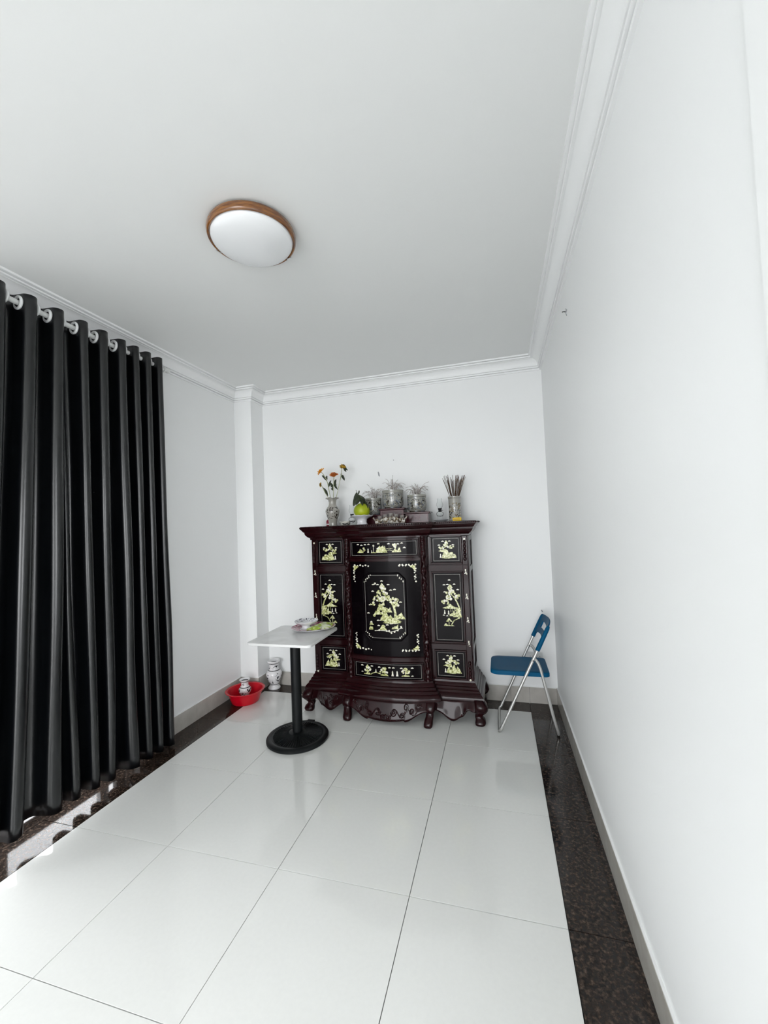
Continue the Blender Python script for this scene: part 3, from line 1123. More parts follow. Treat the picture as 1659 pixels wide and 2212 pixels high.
for s2 in (-1, 1):
    for a0, b0, ra, rb, ph in ((0.10, .30, .040, .26, 0), (0.19, .55, .030, .20, 2), (0.255, .28, .034, .24, 1), (0.30, .72, .032, .16, 3), (0.40, .52, .040, .22, 0), (0.47, .78, .030, .14, 2)):
        aa = a0 if s2 < 0 else 1 - a0
        cg.tube(spiral(fn, aa, b0, ra, rb, 1.7, -s2, ph if s2 < 0 else pi - ph), 0.0048, 7)
    cg.tube([(lambda p: (p[0], p[1] - .009, p[2]))(fn(.5 + s2 * .44 * k / 20, .62 + .22 * sin(k * .9))) for k in range(21)], 0.0045, 7)
cg.build('scroll_carving', M['wood'], ap)['kind'] = 'stuff'


def foot(name, secs):
    gg = G()
    n = 14
    vs, fs = [], []
    for z, cx, cy, hx, hy in secs:
        for k in range(n):
            a = 2 * pi * k / n
            c, s = cos(a), sin(a)
            vs.append((cx + hx * math.copysign(abs(c) ** .6, c), cy + hy * math.copysign(abs(s) ** .6, s), z))
    for i in range(len(secs) - 1):
        for k in range(n):
            a, b = i * n + k, i * n + (k + 1) % n
            fs.append((a, b, b + n, a + n))
    fs += [tuple(range(n)), tuple(range((len(secs) - 1) * n, len(secs) * n))]
    gg.add(vs, fs).build(name, M['wood'], cab, ang=60)


for sg in (-1, 1):
    for yb in (0, 0.385):
        sy = 1 if yb == 0 else 0.4
        foot('foot', [(0.185, sg * .690, -.448 + yb, .036, .036), (0.150, sg * .704, -.456 + yb, .046, .044 * sy + .01), (0.118, sg * .710, -.462 + yb, .048, .044 * sy + .01),
                      (0.092, sg * .704, -.456 + yb, .040, .036), (0.070, sg * .688, -.446 + yb, .030, .030), (0.056, sg * .686, -.446 + yb, .029, .029),
                      (0.040, sg * .698, -.454 + yb, .036, .034), (0.020, sg * .698, -.468 + yb, .040, .036), (0.006, sg * .696, -.468 + yb, .036, .033), (0.0, sg * .694, -.466 + yb, .030, .028)])
    foot('foot', [(0.185, sg * .338, -.495, .036, .036), (0.150, sg * .336, -.520, .040, .040), (0.118, sg * .334, -.532, .038, .040), (0.100, sg * .333, -.532, .036, .036),
                  (0.094, sg * .333, -.530, .030, .030), (0.070, sg * .330, -.532, .030, .034), (0.048, sg * .324, -.556, .032, .036), (0.026, sg * .322, -.570, .034, .036),
                  (0.008, sg * .320, -.572, .032, .033), (0.0, sg * .320, -.570, .027, .028)])

# ------------------------------------------------------------------ things on the altar
ZA = TOPZ + 0.0004

# flower vase
vase = thing('flower_vase', 'grey crackle-glazed vase painted with brown birds, holding dried flowers', 'vase', (-1.842, -0.20, ZA))


def ruffle(r, z, a):
    if z > 0.236:
        f = (z - 0.236) / 0.02
        return (r + 0.007 * f * cos(6 * a), z - 0.006 * f * cos(6 * a))
    return (r, z)


G().lathe([(0.036, 0), (0.038, 0.004), (0.036, 0.012), (0.036, 0.03), (0.043, 0.06), (0.055, 0.09), (0.062, 0.118), (0.064, 0.135), (0.060, 0.150), (0.048, 0.168),
           (0.038, 0.182), (0.034, 0.198), (0.034, 0.215), (0.038, 0.235), (0.048, 0.247), (0.060, 0.252), (0.056, 0.254), (0.044, 0.249), (0.033, 0.236), (0.029, 0.21), (0.030, 0.19)],
          48, mod=ruffle).build('body', M['vase_paint'], vase, ang=60)


def flower(label, x, y, pts, head, hr, petal, tilt, leaves, seed):
    """pts: stem points relative to the base, head: bloom centre"""
    rr = random.Random(seed)
    t = thing('dried_flower', label, 'flower', (x, y, ZA + 0.19), 0, 'dried flowers in the grey vase')
    G().tube(pts + [head], 0.0033, 6).build('stem', M['stem'], t)
    hd = Vector(head)
    ax = Vector(tilt).normalized()
    q = ax.to_track_quat('Z', 'Y')
    bl = G()
    for ringi, (n, rad, lift) in enumerate(((11, 1.0, 0.15), (9, .78, .45), (7, .5, .8))):
        for k in range(n):
            a = 2 * pi * k / n + ringi * .4 + rr.random() * .3
            R_ = hr * rad * (0.85 + .3 * rr.random())
            w = hr * .30
            P_ = [(0, 0, 0), (R_ * .5, -w, lift * hr * .4), (R_, -w * .5, lift * hr * .75 + rr.uniform(-.2, .2) * hr), (R_ * 1.1, 0, lift * hr * .7), (R_, w * .5, lift * hr * .75), (R_ * .5, w, lift * hr * .4)]
            vs = []
            for px, py, pz in P_:
                v = Vector((px * cos(a) - py * sin(a), px * sin(a) + py * cos(a), pz))
                vs.append(hd + q @ v)
            bl.add(vs, [(0, 1, 2), (0, 2, 3), (0, 3, 4), (0, 4, 5)])
    c = hd + q @ Vector((0, 0, hr * .2))
    bl.ball(c, hr * .32, 8, 6)
    bl.build('bloom', petal, t, smooth=False, solid=0.0012)
    for (p0, p1, w) in leaves:
        a, b = Vector(p0), Vector(p1)
        d = b - a
        s = d.cross(Vector((0, 1, 0)))
        if s.length < 1e-4:
            s = Vector((1, 0, 0))
        s.normalize()
        lg = G()
        L_, R_, C_ = [], [], []
        for k in range(6):
            u = k / 5
            c = a + d * u + Vector((0, rr.uniform(-.004, .004), 0.006 * sin(u * pi)))
            ww = w * sin(pi * min(1, u * .9 + .06)) * (0.8 + .4 * rr.random())
            L_.append(c + s * ww + Vector((0, .004, 0)))
            R_.append(c - s * ww + Vector((0, .004, 0)))
            C_.append(c)
        vs = L_ + C_ + R_
        fs = []
        for k in range(5):
            fs += [(k, k + 1, 7 + k, 6 + k), (6 + k, 7 + k, 13 + k, 12 + k)]
        lg.add(vs, fs).build('leaf', M['leaf'], t, solid=0.001)
    return t


flower('bright orange dried flower leaning left, highest on the left of the grey vase', -1.846, -0.20, [(-.008, 0, -.09), (-.012, 0, .06), (-.035, 0, .20), (-.046, 0, .235), (-.080, 0, .290)], (-.096, -.005, .308), .036, M['petal'], (-.55, -.5, .65),
       [((-.045, 0, .225), (-.090, .005, .275), .012), ((-.048, 0, .22), (-.045, .005, .27), .010), ((-.03, 0, .16), (-.004, .003, .225), .011)], 1)
flower('rust-orange dried flower in the middle of the grey vase', -1.838, -0.205, [(.004, 0, -.09), (.010, 0, .06), (.016, 0, .18), (.022, 0, .245)], (.024, -.006, .268), .034, M['petal2'], (.1, -.55, .8),
       [((.018, 0, .18), (.050, .004, .135), .009), ((.016, 0, .17), (.040, .004, .23), .013), ((.016, 0, .14), (-.022, .003, .205), .013), ((.014, 0, .13), (-.012, .004, .15), .012), ((.02, 0, .2), (.04, 0, .165), .012)], 2)
flower('tall withered yellow flower leaning right in the grey vase', -1.838, -0.19, [(.012, 0, -.09), (.030, 0, .06), (.062, 0, .17), (.086, 0, .26), (.096, 0, .325)], (.106, -.004, .340), .027, M['petal3'], (.35, -.6, .55),
       [((.088, 0, .27), (.116, .004, .215), .013), ((.09, 0, .285), (.082, .004, .25), .006), ((.1, 0, .33), (.150, .004, .305), .011), ((.112, .0, .32), (.135, .002, .29), .008)], 3)
flower('small drooping brown and orange flower, lowest on the left of the grey vase', -1.850, -0.195, [(-.012, 0, -.09), (-.028, 0, .06), (-.060, 0, .115), (-.085, 0, .165), (-.095, 0, .185)], (-.098, -.004, .190), .022, M['petal3'], (-.6, -.5, .1),
       [((-.035, 0, .085), (-.082, .003, .165), .012), ((-.05, 0, .095), (-.07, .003, .15), .009)], 4)

# red tin half hidden behind the vase
tin = thing('red_tin', 'small dark red tin half hidden behind the left foot of the grey vase', 'tin', (-1.899, -0.165, ZA))
G().lathe([(0.021, 0), (0.022, 0.003), (0.022, 0.045), (0.016, 0.056), (0.009, 0.060), (0.009, 0.068), (0.002, 0.069)], 20).build('body', M['wine'], tin)
G().lathe([(0.0222, 0.012), (0.0224, 0.013), (0.0224, 0.021), (0.0222, 0.022), (0.0215, 0.017)], 20, caps=False).build('white_band', M['porcelain'], tin)

# small patterned cup and tumbler
cup = thing('patterned_cup', 'low cup with black flower pattern between grey vase and fruit dish', 'cup', (-1.690, -0.30, ZA))
G().lathe([(0.036, 0), (0.040, 0.003), (0.046, 0.018), (0.047, 0.034), (0.045, 0.035), (0.043, 0.018), (0.036, 0.006), (0.002, 0.005)], 32).build('body', M['cup_small'], cup, ang=60)
tb = thing('glass_tumbler', 'small clear glass tumbler left of the white fruit dish', 'glass', (-1.607, -0.27, ZA))
G().lathe([(0.018, 0), (0.020, 0.002), (0.023, 0.042), (0.0215, 0.042), (0.019, 0.005), (0.001, 0.005)], 24).build('body', M['glasslamp'], tb, ang=60)


# oil lamps
def oil_lamp(label, x, y, z):
    t = thing('oil_lamp', label, 'oil lamp', (x, y, z), 0, 'glass oil lamps on the altar')
    G().lathe([(0.024, 0), (0.026, 0.004), (0.022, 0.018), (0.023, 0.03), (0.031, 0.045), (0.033, 0.058), (0.028, 0.068), (0.016, 0.072), (0.015, 0.068), (0.026, 0.060), (0.028, 0.048), (0.020, 0.034), (0.001, 0.030)], 28).build('oil_font', M['glasslamp'], t, ang=60)
    bm_ = G().lathe([(0.014, 0.068), (0.016, 0.072), (0.013, 0.078), (0.013, 0.086), (0.016, 0.090), (0.017, 0.100), (0.015, 0.101), (0.012, 0.095), (0.001, 0.095)], 20)
    bm_.tube([(0.012, 0, 0.082), (0.026, 0, 0.082)], 0.0025, 6)
    bm_.build('burner', M['dark'], t)
    G().lathe([(0.0145, 0.098), (0.017, 0.104), (0.026, 0.122), (0.027, 0.134), (0.021, 0.152), (0.018, 0.166), (0.020, 0.182), (0.0185, 0.182), (0.0165, 0.166), (0.0195, 0.152), (0.0255, 0.134), (0.0245, 0.122), (0.0155, 0.104), (0.0132, 0.099)], 28).build('glass_chimney', M['glasslamp'], t, ang=60)
    return t


oil_lamp('clear glass oil lamp with black burner, left, half behind the pomelo', -1.668, -0.17, ZA)
oil_lamp('clear glass oil lamp with black burner standing on a white saucer', -0.873, -0.20, ZA + 0.0125)
sc = thing('saucer', 'flat white saucer under the right-hand oil lamp', 'saucer', (-0.868, -0.20, ZA))
G().lathe([(0.034, 0), (0.036, 0.002), (0.050, 0.008), (0.066, 0.016), (0.064, 0.0175), (0.045, 0.012), (0.002, 0.011)], 36).build('body', M['porcelain'], sc, ang=60)

# fruit dish and pomelo
fd = thing('fruit_dish', 'white footed porcelain dish with scalloped rim carrying the pomelo', 'dish', (-1.514, -0.355, ZA))


def scal(r, z, a):
    f = max(0.0, (r - 0.06) / 0.04)
    return (r * (1 + 0.02 * f * cos(12 * a)), z + 0.002 * f * cos(12 * a))


G().lathe([(0.050, 0), (0.052, 0.003), (0.046, 0.010), (0.040, 0.022), (0.043, 0.034), (0.044, 0.046), (0.060, 0.055), (0.080, 0.064), (0.098, 0.076), (0.096, 0.079), (0.076, 0.069), (0.050, 0.062), (0.002, 0.060)], 48, mod=scal).build('body', M['porcelain'], fd, ang=60)
pm = thing('pomelo', 'yellow-green pomelo with dark dried leaves on its stem', 'pomelo', (-1.512, -0.355, ZA + 0.0605))
pf = [(0.002, 0.0)]
for k in range(1, 20):
    a = pi * k / 20
    pf.append((0.068 * sin(a) * (1 + 0.03 * cos(a)), 0.059 - 0.060 * cos(a) * (1.0 if a < pi / 2 else 1.06)))
pf[0] = (0.004, 0.0)
pf.append((0.003, 0.1226))
G().lathe(pf, 36).build('fruit', M['pomelo'], pm, ang=80)
G().tube([(0.0, 0.0, 0.118), (-0.018, 0, 0.17), (-0.034, 0, 0.205), (-0.046, 0, 0.238)], [.0035, .003, .0026, .0016], 6).build('twig', M['twig'], pm)


def leaf(parent, P0, P1, w, curl, seed):
    rr = random.Random(seed)
    a, b = Vector(P0), Vector(P1)
    d = b - a
    s = d.cross(Vector((0.2, 1, 0))).normalized()
    nrm_ = s.cross(d).normalized()
    L_, C_, R_ = [], [], []
    for k in range(8):
        u = k / 7
        c = a + d * u + nrm_ * curl * sin(u * pi)
        ww = w * max(0.04, sin(pi * (u * .92 + .04)) ** .8) * (0.85 + .3 * rr.random())
        L_.append(c + s * ww + nrm_ * .25 * ww)
        R_.append(c - s * ww + nrm_ * .25 * ww)
        C_.append(c)
    fs = []
    for k in range(7):
        fs += [(k, k + 1, 9 + k, 8 + k), (8 + k, 9 + k, 17 + k, 16 + k)]
    G().add(L_ + C_ + R_, fs).build('leaf', M['leaf'], parent, solid=0.001)


leaf(pm, (-0.040, -.004, 0.214), (-0.060, -.035, 0.100), 0.026, 0.008, 1)
leaf(pm, (-0.034, -.004, 0.200), (-0.026, -.060, 0.108), 0.024, 0.010, 2)
leaf(pm, (-0.030, 0, 0.195), (0.052, -.045, 0.112), 0.019, 0.012, 3)
leaf(pm, (-0.026, 0, 0.185), (0.066, -.030, 0.076), 0.017, 0.014, 4)
leaf(pm, (-0.022, 0, 0.175), (0.030, -.070, 0.098), 0.015, 0.012, 5)
leaf(pm, (-0.030, 0, 0.196), (-0.020, .01, 0.232), 0.008, 0.004, 6)


# stands and incense bowls
def key_stand(label, x, y, w, d, h, key=True):
    t = thing('bowl_stand', label, 'stand', (x, y, ZA), 0, 'dark red wooden stands')
    G().box(-w / 2 + .012, w / 2 - .012, -d / 2 + .012, d / 2 - .012, 0.0, h - .014).build('body', M['stand'], t, smooth=False, bevel=.003)
    G().box(-w / 2, w / 2, -d / 2, d / 2, h - .014, h).build('top', M['stand'], t, smooth=False, bevel=.004)
    if key:
        S = lambda u, v, q: (u, -d / 2 + .012 - q, v)
        kk = G()
        s = min(.020, (h - .03) / 2)
        cz = (h - .014) / 2
        for r in (s, s * .62, s * .28):
            kk.mring(S, -r * 1.25, r * 1.25, cz - r, cz + r, .0028, 0, .004)
        kk.mring(S, -w / 2 + .022, w / 2 - .022, .006, h - .02, .003, 0, .0035)
        kk.build('key_relief', M['key'], t, smooth=False)['kind'] = 'stuff'
    return t


def incense_bowl(label, x, y, z, r, h, seed, n_curl, curl_label):
    t = thing('incense_bowl', label, 'incense bowl', (x, y, z), 0, 'painted incense bowls')
    k = h / 0.145
    body = G().lathe([(r * .78, 0), (r * .80, .004), (r * .80, .010), (r * .90, .016), (r * .97, .03 * k), (r, .06 * k), (r * .985, .11 * k), (r * .975, .125 * k), (r * 1.0, .132 * k), (r * 1.0, h),
                      (r * .90, h), (r * .90, h - .02), (r * .88, h - .028)], 44)
    body.build('body', M['bowl_paint'], t, ang=50)
    G().lathe([(r * .895, h - .030), (r * .895, h - .024), (r * .5, h - .018), (.002, h - .015)], 30).build('ash', M['ash'], t, ang=80)
    rr = random.Random(seed)
    c = G()
    for q in range(n_curl):
        a0 = rr.uniform(0, 2 * pi)
        r0 = rr.uniform(0, r * .45)
        p = Vector((r0 * cos(a0), r0 * sin(a0), h - .02))
        pts = [p.copy()]
        d = Vector((cos(a0) * rr.uniform(0, .35), sin(a0) * rr.uniform(0, .35), 1))
        L = rr.uniform(.06, .12)
        steps = 14
        cdir = Vector((cos(a0 + rr.uniform(-.8, .8)), sin(a0 + rr.uniform(-.8, .8)), 0))
        kq = rr.choice((.3, .6, .9, 1.2))
        for s in range(steps):
            if s > 5:
                d = (d + cdir * kq * .38 - Vector((0, 0, kq * .34))).normalized()
            p = p + d.normalized() * (L / steps) * (1.0 if kq == 0 else 1.45)
            if p.z < h - .015:
                break
            pts.append(p.copy())
        c.tube(pts, 0.0016, 5)
    for q in range(5):
        a0 = rr.uniform(0, 2 * pi)
        c.tube([(.012 * cos(a0), .012 * sin(a0), h - .02), (.014 * cos(a0), .014 * sin(a0), h + rr.uniform(.06, .11))], 0.0016, 5)
    o = c.build('incense_curls', M['curl'], None, loc=(x, y, z))
    tag(o, curl_label, 'incense')
    o['kind'] = 'stuff'
    return t


key_stand('plain dark stand under the left incense bowl, behind the pomelo', -1.468, -0.165, .17, .15, .082, False)
key_stand('tall dark red stand under the middle incense bowl, behind the cup rack', -1.282, -0.165, .235, .16, .132, True)
key_stand('dark red stand with square key carving under the right incense bowl', -1.064, -0.17, .225, .16, .090, True)
incense_bowl('left painted incense bowl, partly hidden by the pomelo leaves', -1.466, -0.165, ZA + .0824, .074, .146, 5, 30, 'curled burnt incense ends in the left painted bowl')
incense_bowl('largest painted incense bowl, in the middle on the tallest stand', -1.284, -0.165, ZA + .1324, .094, .158, 8, 26, 'burnt incense ends in the large middle bowl')
incense_bowl('right painted incense bowl on the key-carved red stand', -1.072, -0.17, ZA + .0904, .083, .146, 12, 30, 'curled burnt incense ends in the right painted bowl')

# cup rack with five cups
rk = thing('cup_rack', 'ornate glazed dragon rack holding five small cups', 'cup rack', (-1.262, -0.345, ZA))
rb = G()
up_ = [(-.150, .052), (-.138, .058), (-.126, .044), (-.112, .034), (-.085, .036), (-.060, .050), (-.03, .054), (0, .060), (.03, .054), (.060, .050), (.085, .036), (.112, .034), (.126, .044), (.138, .058), (.150, .052),
       (.140, .036), (.128, .020), (.124, .0), (.104, .0), (.098, .012), (.060, .008), (.03, .014), (0, .006), (-.03, .014), (-.060, .008), (-.098, .012), (-.104, .0), (-.124, .0), (-.128, .020), (-.140, .036)]
rb.prism(up_, lambda u, v, d: (u, -.030 - d, v), 0, .012)
rb.build('carved_front', M['dragon'], rk, smooth=False, bevel=.003)
dg = G()
for s2 in (-1, 1):
    dg.tube([(s2 * (.118 - .1 * k / 18), -.046 - .004 * sin(k), .026 + .012 * sin(k * .75)) for k in range(19)], [0.004 + .004 * sin(pi * k / 18) for k in range(19)], 8)
    dg.tube([(s2 * (.03 + .02 * cos(a)), -.046, .042 + .012 * sin(a)) for a in [k * .45 for k in range(12)]], .0035, 6)
dg.ball((0, -.048, .036), .012, 10, 8)
dg.build('dragon_relief', M['dragon'], rk)['kind'] = 'stuff'
bx = G()
bx.box(-.115, .115, -.032, .035, .0, .030)
bx.box(-.085, -.035, -.03, .03, .029, .041)
bx.box(.035, .085, -.03, .03, .029, .041)
bx.box(-.035, .035, -.03, .03, .029, .048)
bx.build('step_block', M['dragon'], rk, smooth=False, bevel=.004)
cupm = G().lathe([(0.012, 0), (0.014, 0.002), (0.017, 0.010), (0.021, 0.036), (0.0195, 0.036), (0.0155, 0.012), (0.001, 0.006)], 22)
cme = cupm.mesh('body', M['cup_paint'], ang=60)
for nm, dx, dz in (('leftmost small grey cup, lowest on the left of the dragon rack', -.095, .030), ('second small grey cup from the left on the dragon rack', -.048, .041),
                   ('middle small grey cup, highest on the dragon rack', .0, .048), ('fourth small grey cup from the left on the dragon rack', .046, .041),
                   ('rightmost small grey cup, lowest on the right of the dragon rack', .094, .030)):
    t = thing('small_cup', nm, 'cup', (-1.262 + dx, -.345 + .002, ZA + dz + .0003), 0, 'five small cups on the rack')
    child(cme, 'body', t)

# incense holder, sticks, yellow box
hd_ = thing('incense_holder', 'tall painted cylinder full of brown incense sticks', 'holder', (-0.748, -0.20, ZA))
G().lathe([(.050, 0), (.053, .003), (.053, .012), (.051, .016), (.051, .185), (.054, .190), (.054, .205), (.046, .205), (.046, .02), (.002, .018)], 40).build('body', M['holder_paint'], hd_, ang=45)
smesh = G().tube([(0, 0, 0), (0, 0, 1)], 0.0018, 6).mesh('incense_stick', M['stick'])
rr = random.Random(4)
for k in range(46):
    a = rr.uniform(0, 2 * pi)
    r0 = .030 * sqrt(rr.random())
    sp = rr.uniform(.3, 1.0) if k > 6 else 1.0
    bx_, by_ = -r0 * cos(a), -r0 * sin(a)
    ln_ = rr.uniform(.335, .385)
    tx, ty = .110 * sp * cos(a), .070 * sp * sin(a)
    v = Vector((tx - bx_, ty - by_, ln_ - .02))
    # keep the stick inside the mouth of the holder
    z_m = .185
    f = z_m / v.z
    rm = math.hypot(bx_ + v.x * f, by_ + v.y * f)
    if rm > .040:
        v.x *= .040 / rm
        v.y *= .040 / rm
    o = bpy.data.objects.new('incense_stick', smesh)
    COL.objects.link(o)
    o.location = (-0.748 + bx_, -0.20 + by_, ZA + .0195)
    o.rotation_euler = v.to_track_quat('Z', 'Y').to_euler()
    o.scale = (1, 1, v.length)
    tag(o, 'thin brown incense stick fanning out of the tall painted cylinder', 'incense stick', 'incense sticks in the painted cylinder')
yb = thing('yellow_box', 'small yellow card box in front of the incense holder', 'box', (-0.722, -0.315, ZA))
G().box(-.034, .034, -.022, .022, 0, .027).build('carton', M['yellow'], yb, smooth=False, bevel=.0015)
pg = G()
for k in range(5):
    pg.box(-.026 + .010 * k, -.020 + .010 * k, -.0228, -.0222, .010, .017)
pg.build('print', M['ochre'], yb, smooth=False)['kind'] = 'stuff'

# ------------------------------------------------------------------ pedestal table
tbx, tby = -1.878, -0.910
tab = thing('pedestal_table', 'small square white marble table on a black iron pedestal', 'table', (tbx, tby, 0))
poly = []
W2, D2, cr = 0.243, 0.252, 0.035
for sx, sy, a0 in ((1, 1, 0), (-1, 1, 90), (-1, -1, 180), (1, -1, 270)):
    for k in range(5):
        a = radians(a0 + 22.5 * k)
        poly.append((sx * (W2 - cr) + cr * cos(a), sy * (D2 - cr) + cr * sin(a)))
G().prism(poly, FLAT, 0.727, 0.745).build('table_top', M['marble'], tab, bevel=.003, ang=50)
G().box(-.16, .16, -.025, .025, .717, .727).box(-.025, .025, -.16, .16, .712, .727).build('support_plate', M['black_iron'], tab, smooth=False, bevel=.002)
G().lathe([(.037, .040), (.037, .716), (.002, .716)], 32).build('column', M['black_iron'], tab)
G().lathe([(.215, 0), (.222, .006), (.222, .018), (.216, .026), (.205, .031), (.193, .031), (.188, .028), (.180, .028), (.130, .034), (.060, .050), (.046, .056), (.002, .056)], 72).build('base_plate', M['black_iron'], tab)
rib = G()
for k in range(60):
    a = 2 * pi * k / 60
    c, s = cos(a), sin(a)
    p = []
    for r, z in ((.062, .050), (.10, .0405), (.14, .0345), (.174, .0298)):
        p.append((r * c, r * s, z))
    rib.tube(p, [.0016, .0026, .0036, .0045], 5)
o = rib.build('base_ribs', M['black_iron'], tab)
o['kind'] = 'stuff'
G().box(-.03, .03, .19, .232, 0.0, .03).build('levelling_foot', M['black_iron'], tab, bevel=.006)

# plate, footed dish and peels on the table
px, py, pz = -1.800, -0.762, 0.7455
pl = thing('serving_plate', 'round plate with a pink-red patterned rim on the marble table', 'plate', (px, py, pz), radians(23))
G().lathe([(.085, 0), (.090, .002), (.110, .008), (.150, .018), (.168, .024), (.170, .0265), (.166, .027), (.150, .0225), (.110, .0125), (.092, .008), (.002, .007)], 56, sy=.84).build('body', M['porcelain'], pl, ang=60)
G().lathe([(.100, .0112), (.110, .0132), (.150, .0232), (.163, .0272), (.163, .0262), (.150, .0222), (.110, .0122), (.100, .0100)], 56, sy=.84, caps=False).build('pink_rim', M['plate_paint'], pl, ang=60)
dd = thing('footed_dish', 'small white footed dish with dark blue flowers standing on the pink plate', 'dish', (-1.854, -0.765, pz + .0075))
G().lathe([(.040, 0), (.042, .003), (.036, .010), (.033, .022), (.038, .030), (.060, .038), (.080, .050), (.090, .060), (.087, .062), (.070, .052), (.040, .042), (.002, .040)], 48, mod=lambda r, z, a: (r * (1 + .02 * max(0, (r - .05) / .04) * cos(10 * a)), z)).build('body', M['porcelain'], dd, ang=60)
G().lathe([(.0855, .0615), (.070, .0528), (.050, .0455), (.050, .0448), (.070, .0520), (.0860, .0608)], 48, caps=False).build('painted_lining', M['dish_paint'], dd, ang=60)


def peel(label, x, y, z, rz, R_, a0, a1, b0, b1, seed, tilt):
    rr = random.Random(seed)
    t = thing('pomelo_peel', label, 'peel', (x, y, z), rz, 'pomelo peels on the plate')
    ph = [rr.uniform(0, 6) for _ in range(3)]

    def fn(u, v):
        a = a0 + (a1 - a0) * u
        b = b0 + (b1 - b0) * v * (1 + .18 * sin(u * 9 + ph[0]))
        r = R_ * (1 + .20 * sin(3 * a + ph[1]) + .12 * sin(5 * a + ph[2]) + .05 * sin(v * 11 + ph[2] + 2 * a))
        return (r * sin(b) * cos(a), r * sin(b) * sin(a), R_ * .50 * (cos(b) - cos(b1)) + .004 + .004 * sin(4 * a + ph[0]) * v)

    g_ = G().grid(fn, 16, 10)
    o = g_.build('skin', M['peel'], t, ang=80, solid=.008)
    t.rotation_euler = (tilt, 0, rz)
    return t


peel('large green-white pomelo peel on the right of the pink plate', -1.738, -0.742, pz + .014, .3, .085, 0, 2 * pi, .02, 1.0, 3, 0.05)
peel('curled green pomelo peel leaning on the footed dish', -1.772, -0.812, pz + .016, 1.6, .060, 0, 2 * pi, .02, 1.0, 7, -0.12)
peel('back green pomelo peel behind the two others on the plate', -1.722, -0.690, pz + .020, 2.6, .055, 0, 2 * pi, .02, 1.0, 9, 0.10)

# ------------------------------------------------------------------ folding chair
ch = thing('folding_chair', 'blue plastic folding chair with steel tube frame by the right wall', 'chair', (0, 0, 0))
YN, YF = -0.552, -0.168
TR = 0.0105


def tube_line(p, q, n=6):
    return [tuple(p[i] + (q[i] - p[i]) * k / n for i in range(3)) for k in range(n + 1)]


def main_x(z):
    return -0.466 + 0.366 * z / 0.768


front = []
for p in ((YN, 1), (YF, -1)):
    pass
pn = [(main_x(z), YN, z) for z in (0.735, 0.6, 0.45, 0.3, 0.15, 0.03)]
pf_ = [(main_x(z), YF, z) for z in (0.03, 0.15, 0.3, 0.45, 0.6, 0.735)]
corner = [(-0.466, YN + .002, 0.0135), (-0.468, YN + .014, TR), (-0.470, -0.36, TR), (-0.468, YF - .014, TR), (-0.466, YF - .002, 0.0135)]
G().tube(pn + corner + pf_, TR, 12).build('front_frame', M['steel'], ch, ang=60)
rear = []
for Y in (YN + .022, YF - .022):
    q = [(-0.212, Y, 0.530), (-0.196, Y, 0.522), (-0.180, Y, 0.498), (-0.168, Y, 0.462), (-0.150, Y, 0.385), (-0.120, Y, 0.24), (-0.085, Y, 0.075), (-0.072, Y, 0.028)]
    rear.append(q)
bar = [(-0.070, YN + .024, 0.0135), (-0.069, YN + .036, TR), (-0.069, -0.36, TR), (-0.069, YF - .036, TR), (-0.070, YF - .024, 0.0135)]
G().tube(rear[0] + bar + rear[1][::-1], TR, 12).build('rear_frame', M['steel'], ch, ang=60)
for Y in (YN, YF):
    s = -1 if Y == YN else 1
    G().tube([(-0.216, Y + s * .016, 0.524), (-0.216, Y - s * .034, 0.524)], 0.0042, 10).build('rivet', M['dark'], ch)
    G().tube([(-0.36, Y - s * .010, 0.218), (-0.36, Y - s * .010, 0.40), (-0.345, Y - s * .022, 0.425)], 0.004, 8)
# seat: rounded slab with a turned down lip
outl = []
X0, X1, Y0, Y1 = -0.512, -0.105, YN + .016, YF - .016
for sx, sy, a0, rc in ((X1, Y1, 0, .035), (X0, Y1, 90, .055), (X0, Y0, 180, .055), (X1, Y0, 270, .035)):
    ccx = sx - rc if a0 in (0, 270) else sx + rc
    ccy = sy - rc if a0 in (0, 90) else sy + rc
    for k in range(7):
        a = radians(a0 + 15 * k)
        outl.append((ccx + rc * cos(a), ccy + rc * sin(a)))


def seat_s(u, v, d):
    return (u, v, d + 0.018 * (-(u + 0.31) * .25))


st = G()
n = len(outl)
cxs, cys = (X0 + X1) / 2, (Y0 + Y1) / 2
rings = []
for f_, z in ((0.97, .403), (1.0, .405), (1.0, .424), (0.985, .432), (0.95, .435), (0.80, .433), (0.4, .430)):
    rings.append([seat_s(cxs + (x - cxs) * f_, cys + (y - cys) * f_, z) for x, y in outl])
vs = [p for r in rings for p in r]
fs = []
for i in range(len(rings) - 1):
    for k in range(n):
        a, b = i * n + k, i * n + (k + 1) % n
        fs.append((a, b, b + n, a + n))
fs += [tuple(reversed(range(n))), tuple(range((len(rings) - 1) * n, len(rings) * n))]
st.add(vs, fs).build('seat', M['blue'], ch, ang=40)
# backrest: sleeves over the tubes plus a panel with a grip slot
bk = G()
for Y in (YN, YF):
    bk.tube([(main_x(z), Y, z) for z in (0.595, 0.64, 0.70, 0.750, 0.764, 0.769)], [.0155, .0155, .0150, .0135, .010, .004], 14)
NS = 40
wY = YF - YN


def bp(s, t, d):
    """s across 0..1, t height along the tube, d along the panel normal"""
    z = t
    crv = 0.020 * sin(pi * s)
    return (main_x(z) + crv + d * .90, YN + wY * s, z - d * .43)


def top_(s):
    e = min(s, 1 - s)
    return 0.770 - 0.008 * max(0.0, 1 - e / 0.10) ** 2 + 0.006 * sin(pi * s)


def bot_(s):
    e = min(s, 1 - s)
    return 0.632 + 0.020 * sin(pi * s) - 0.036 * max(0.0, 1 - e / 0.14) ** 2


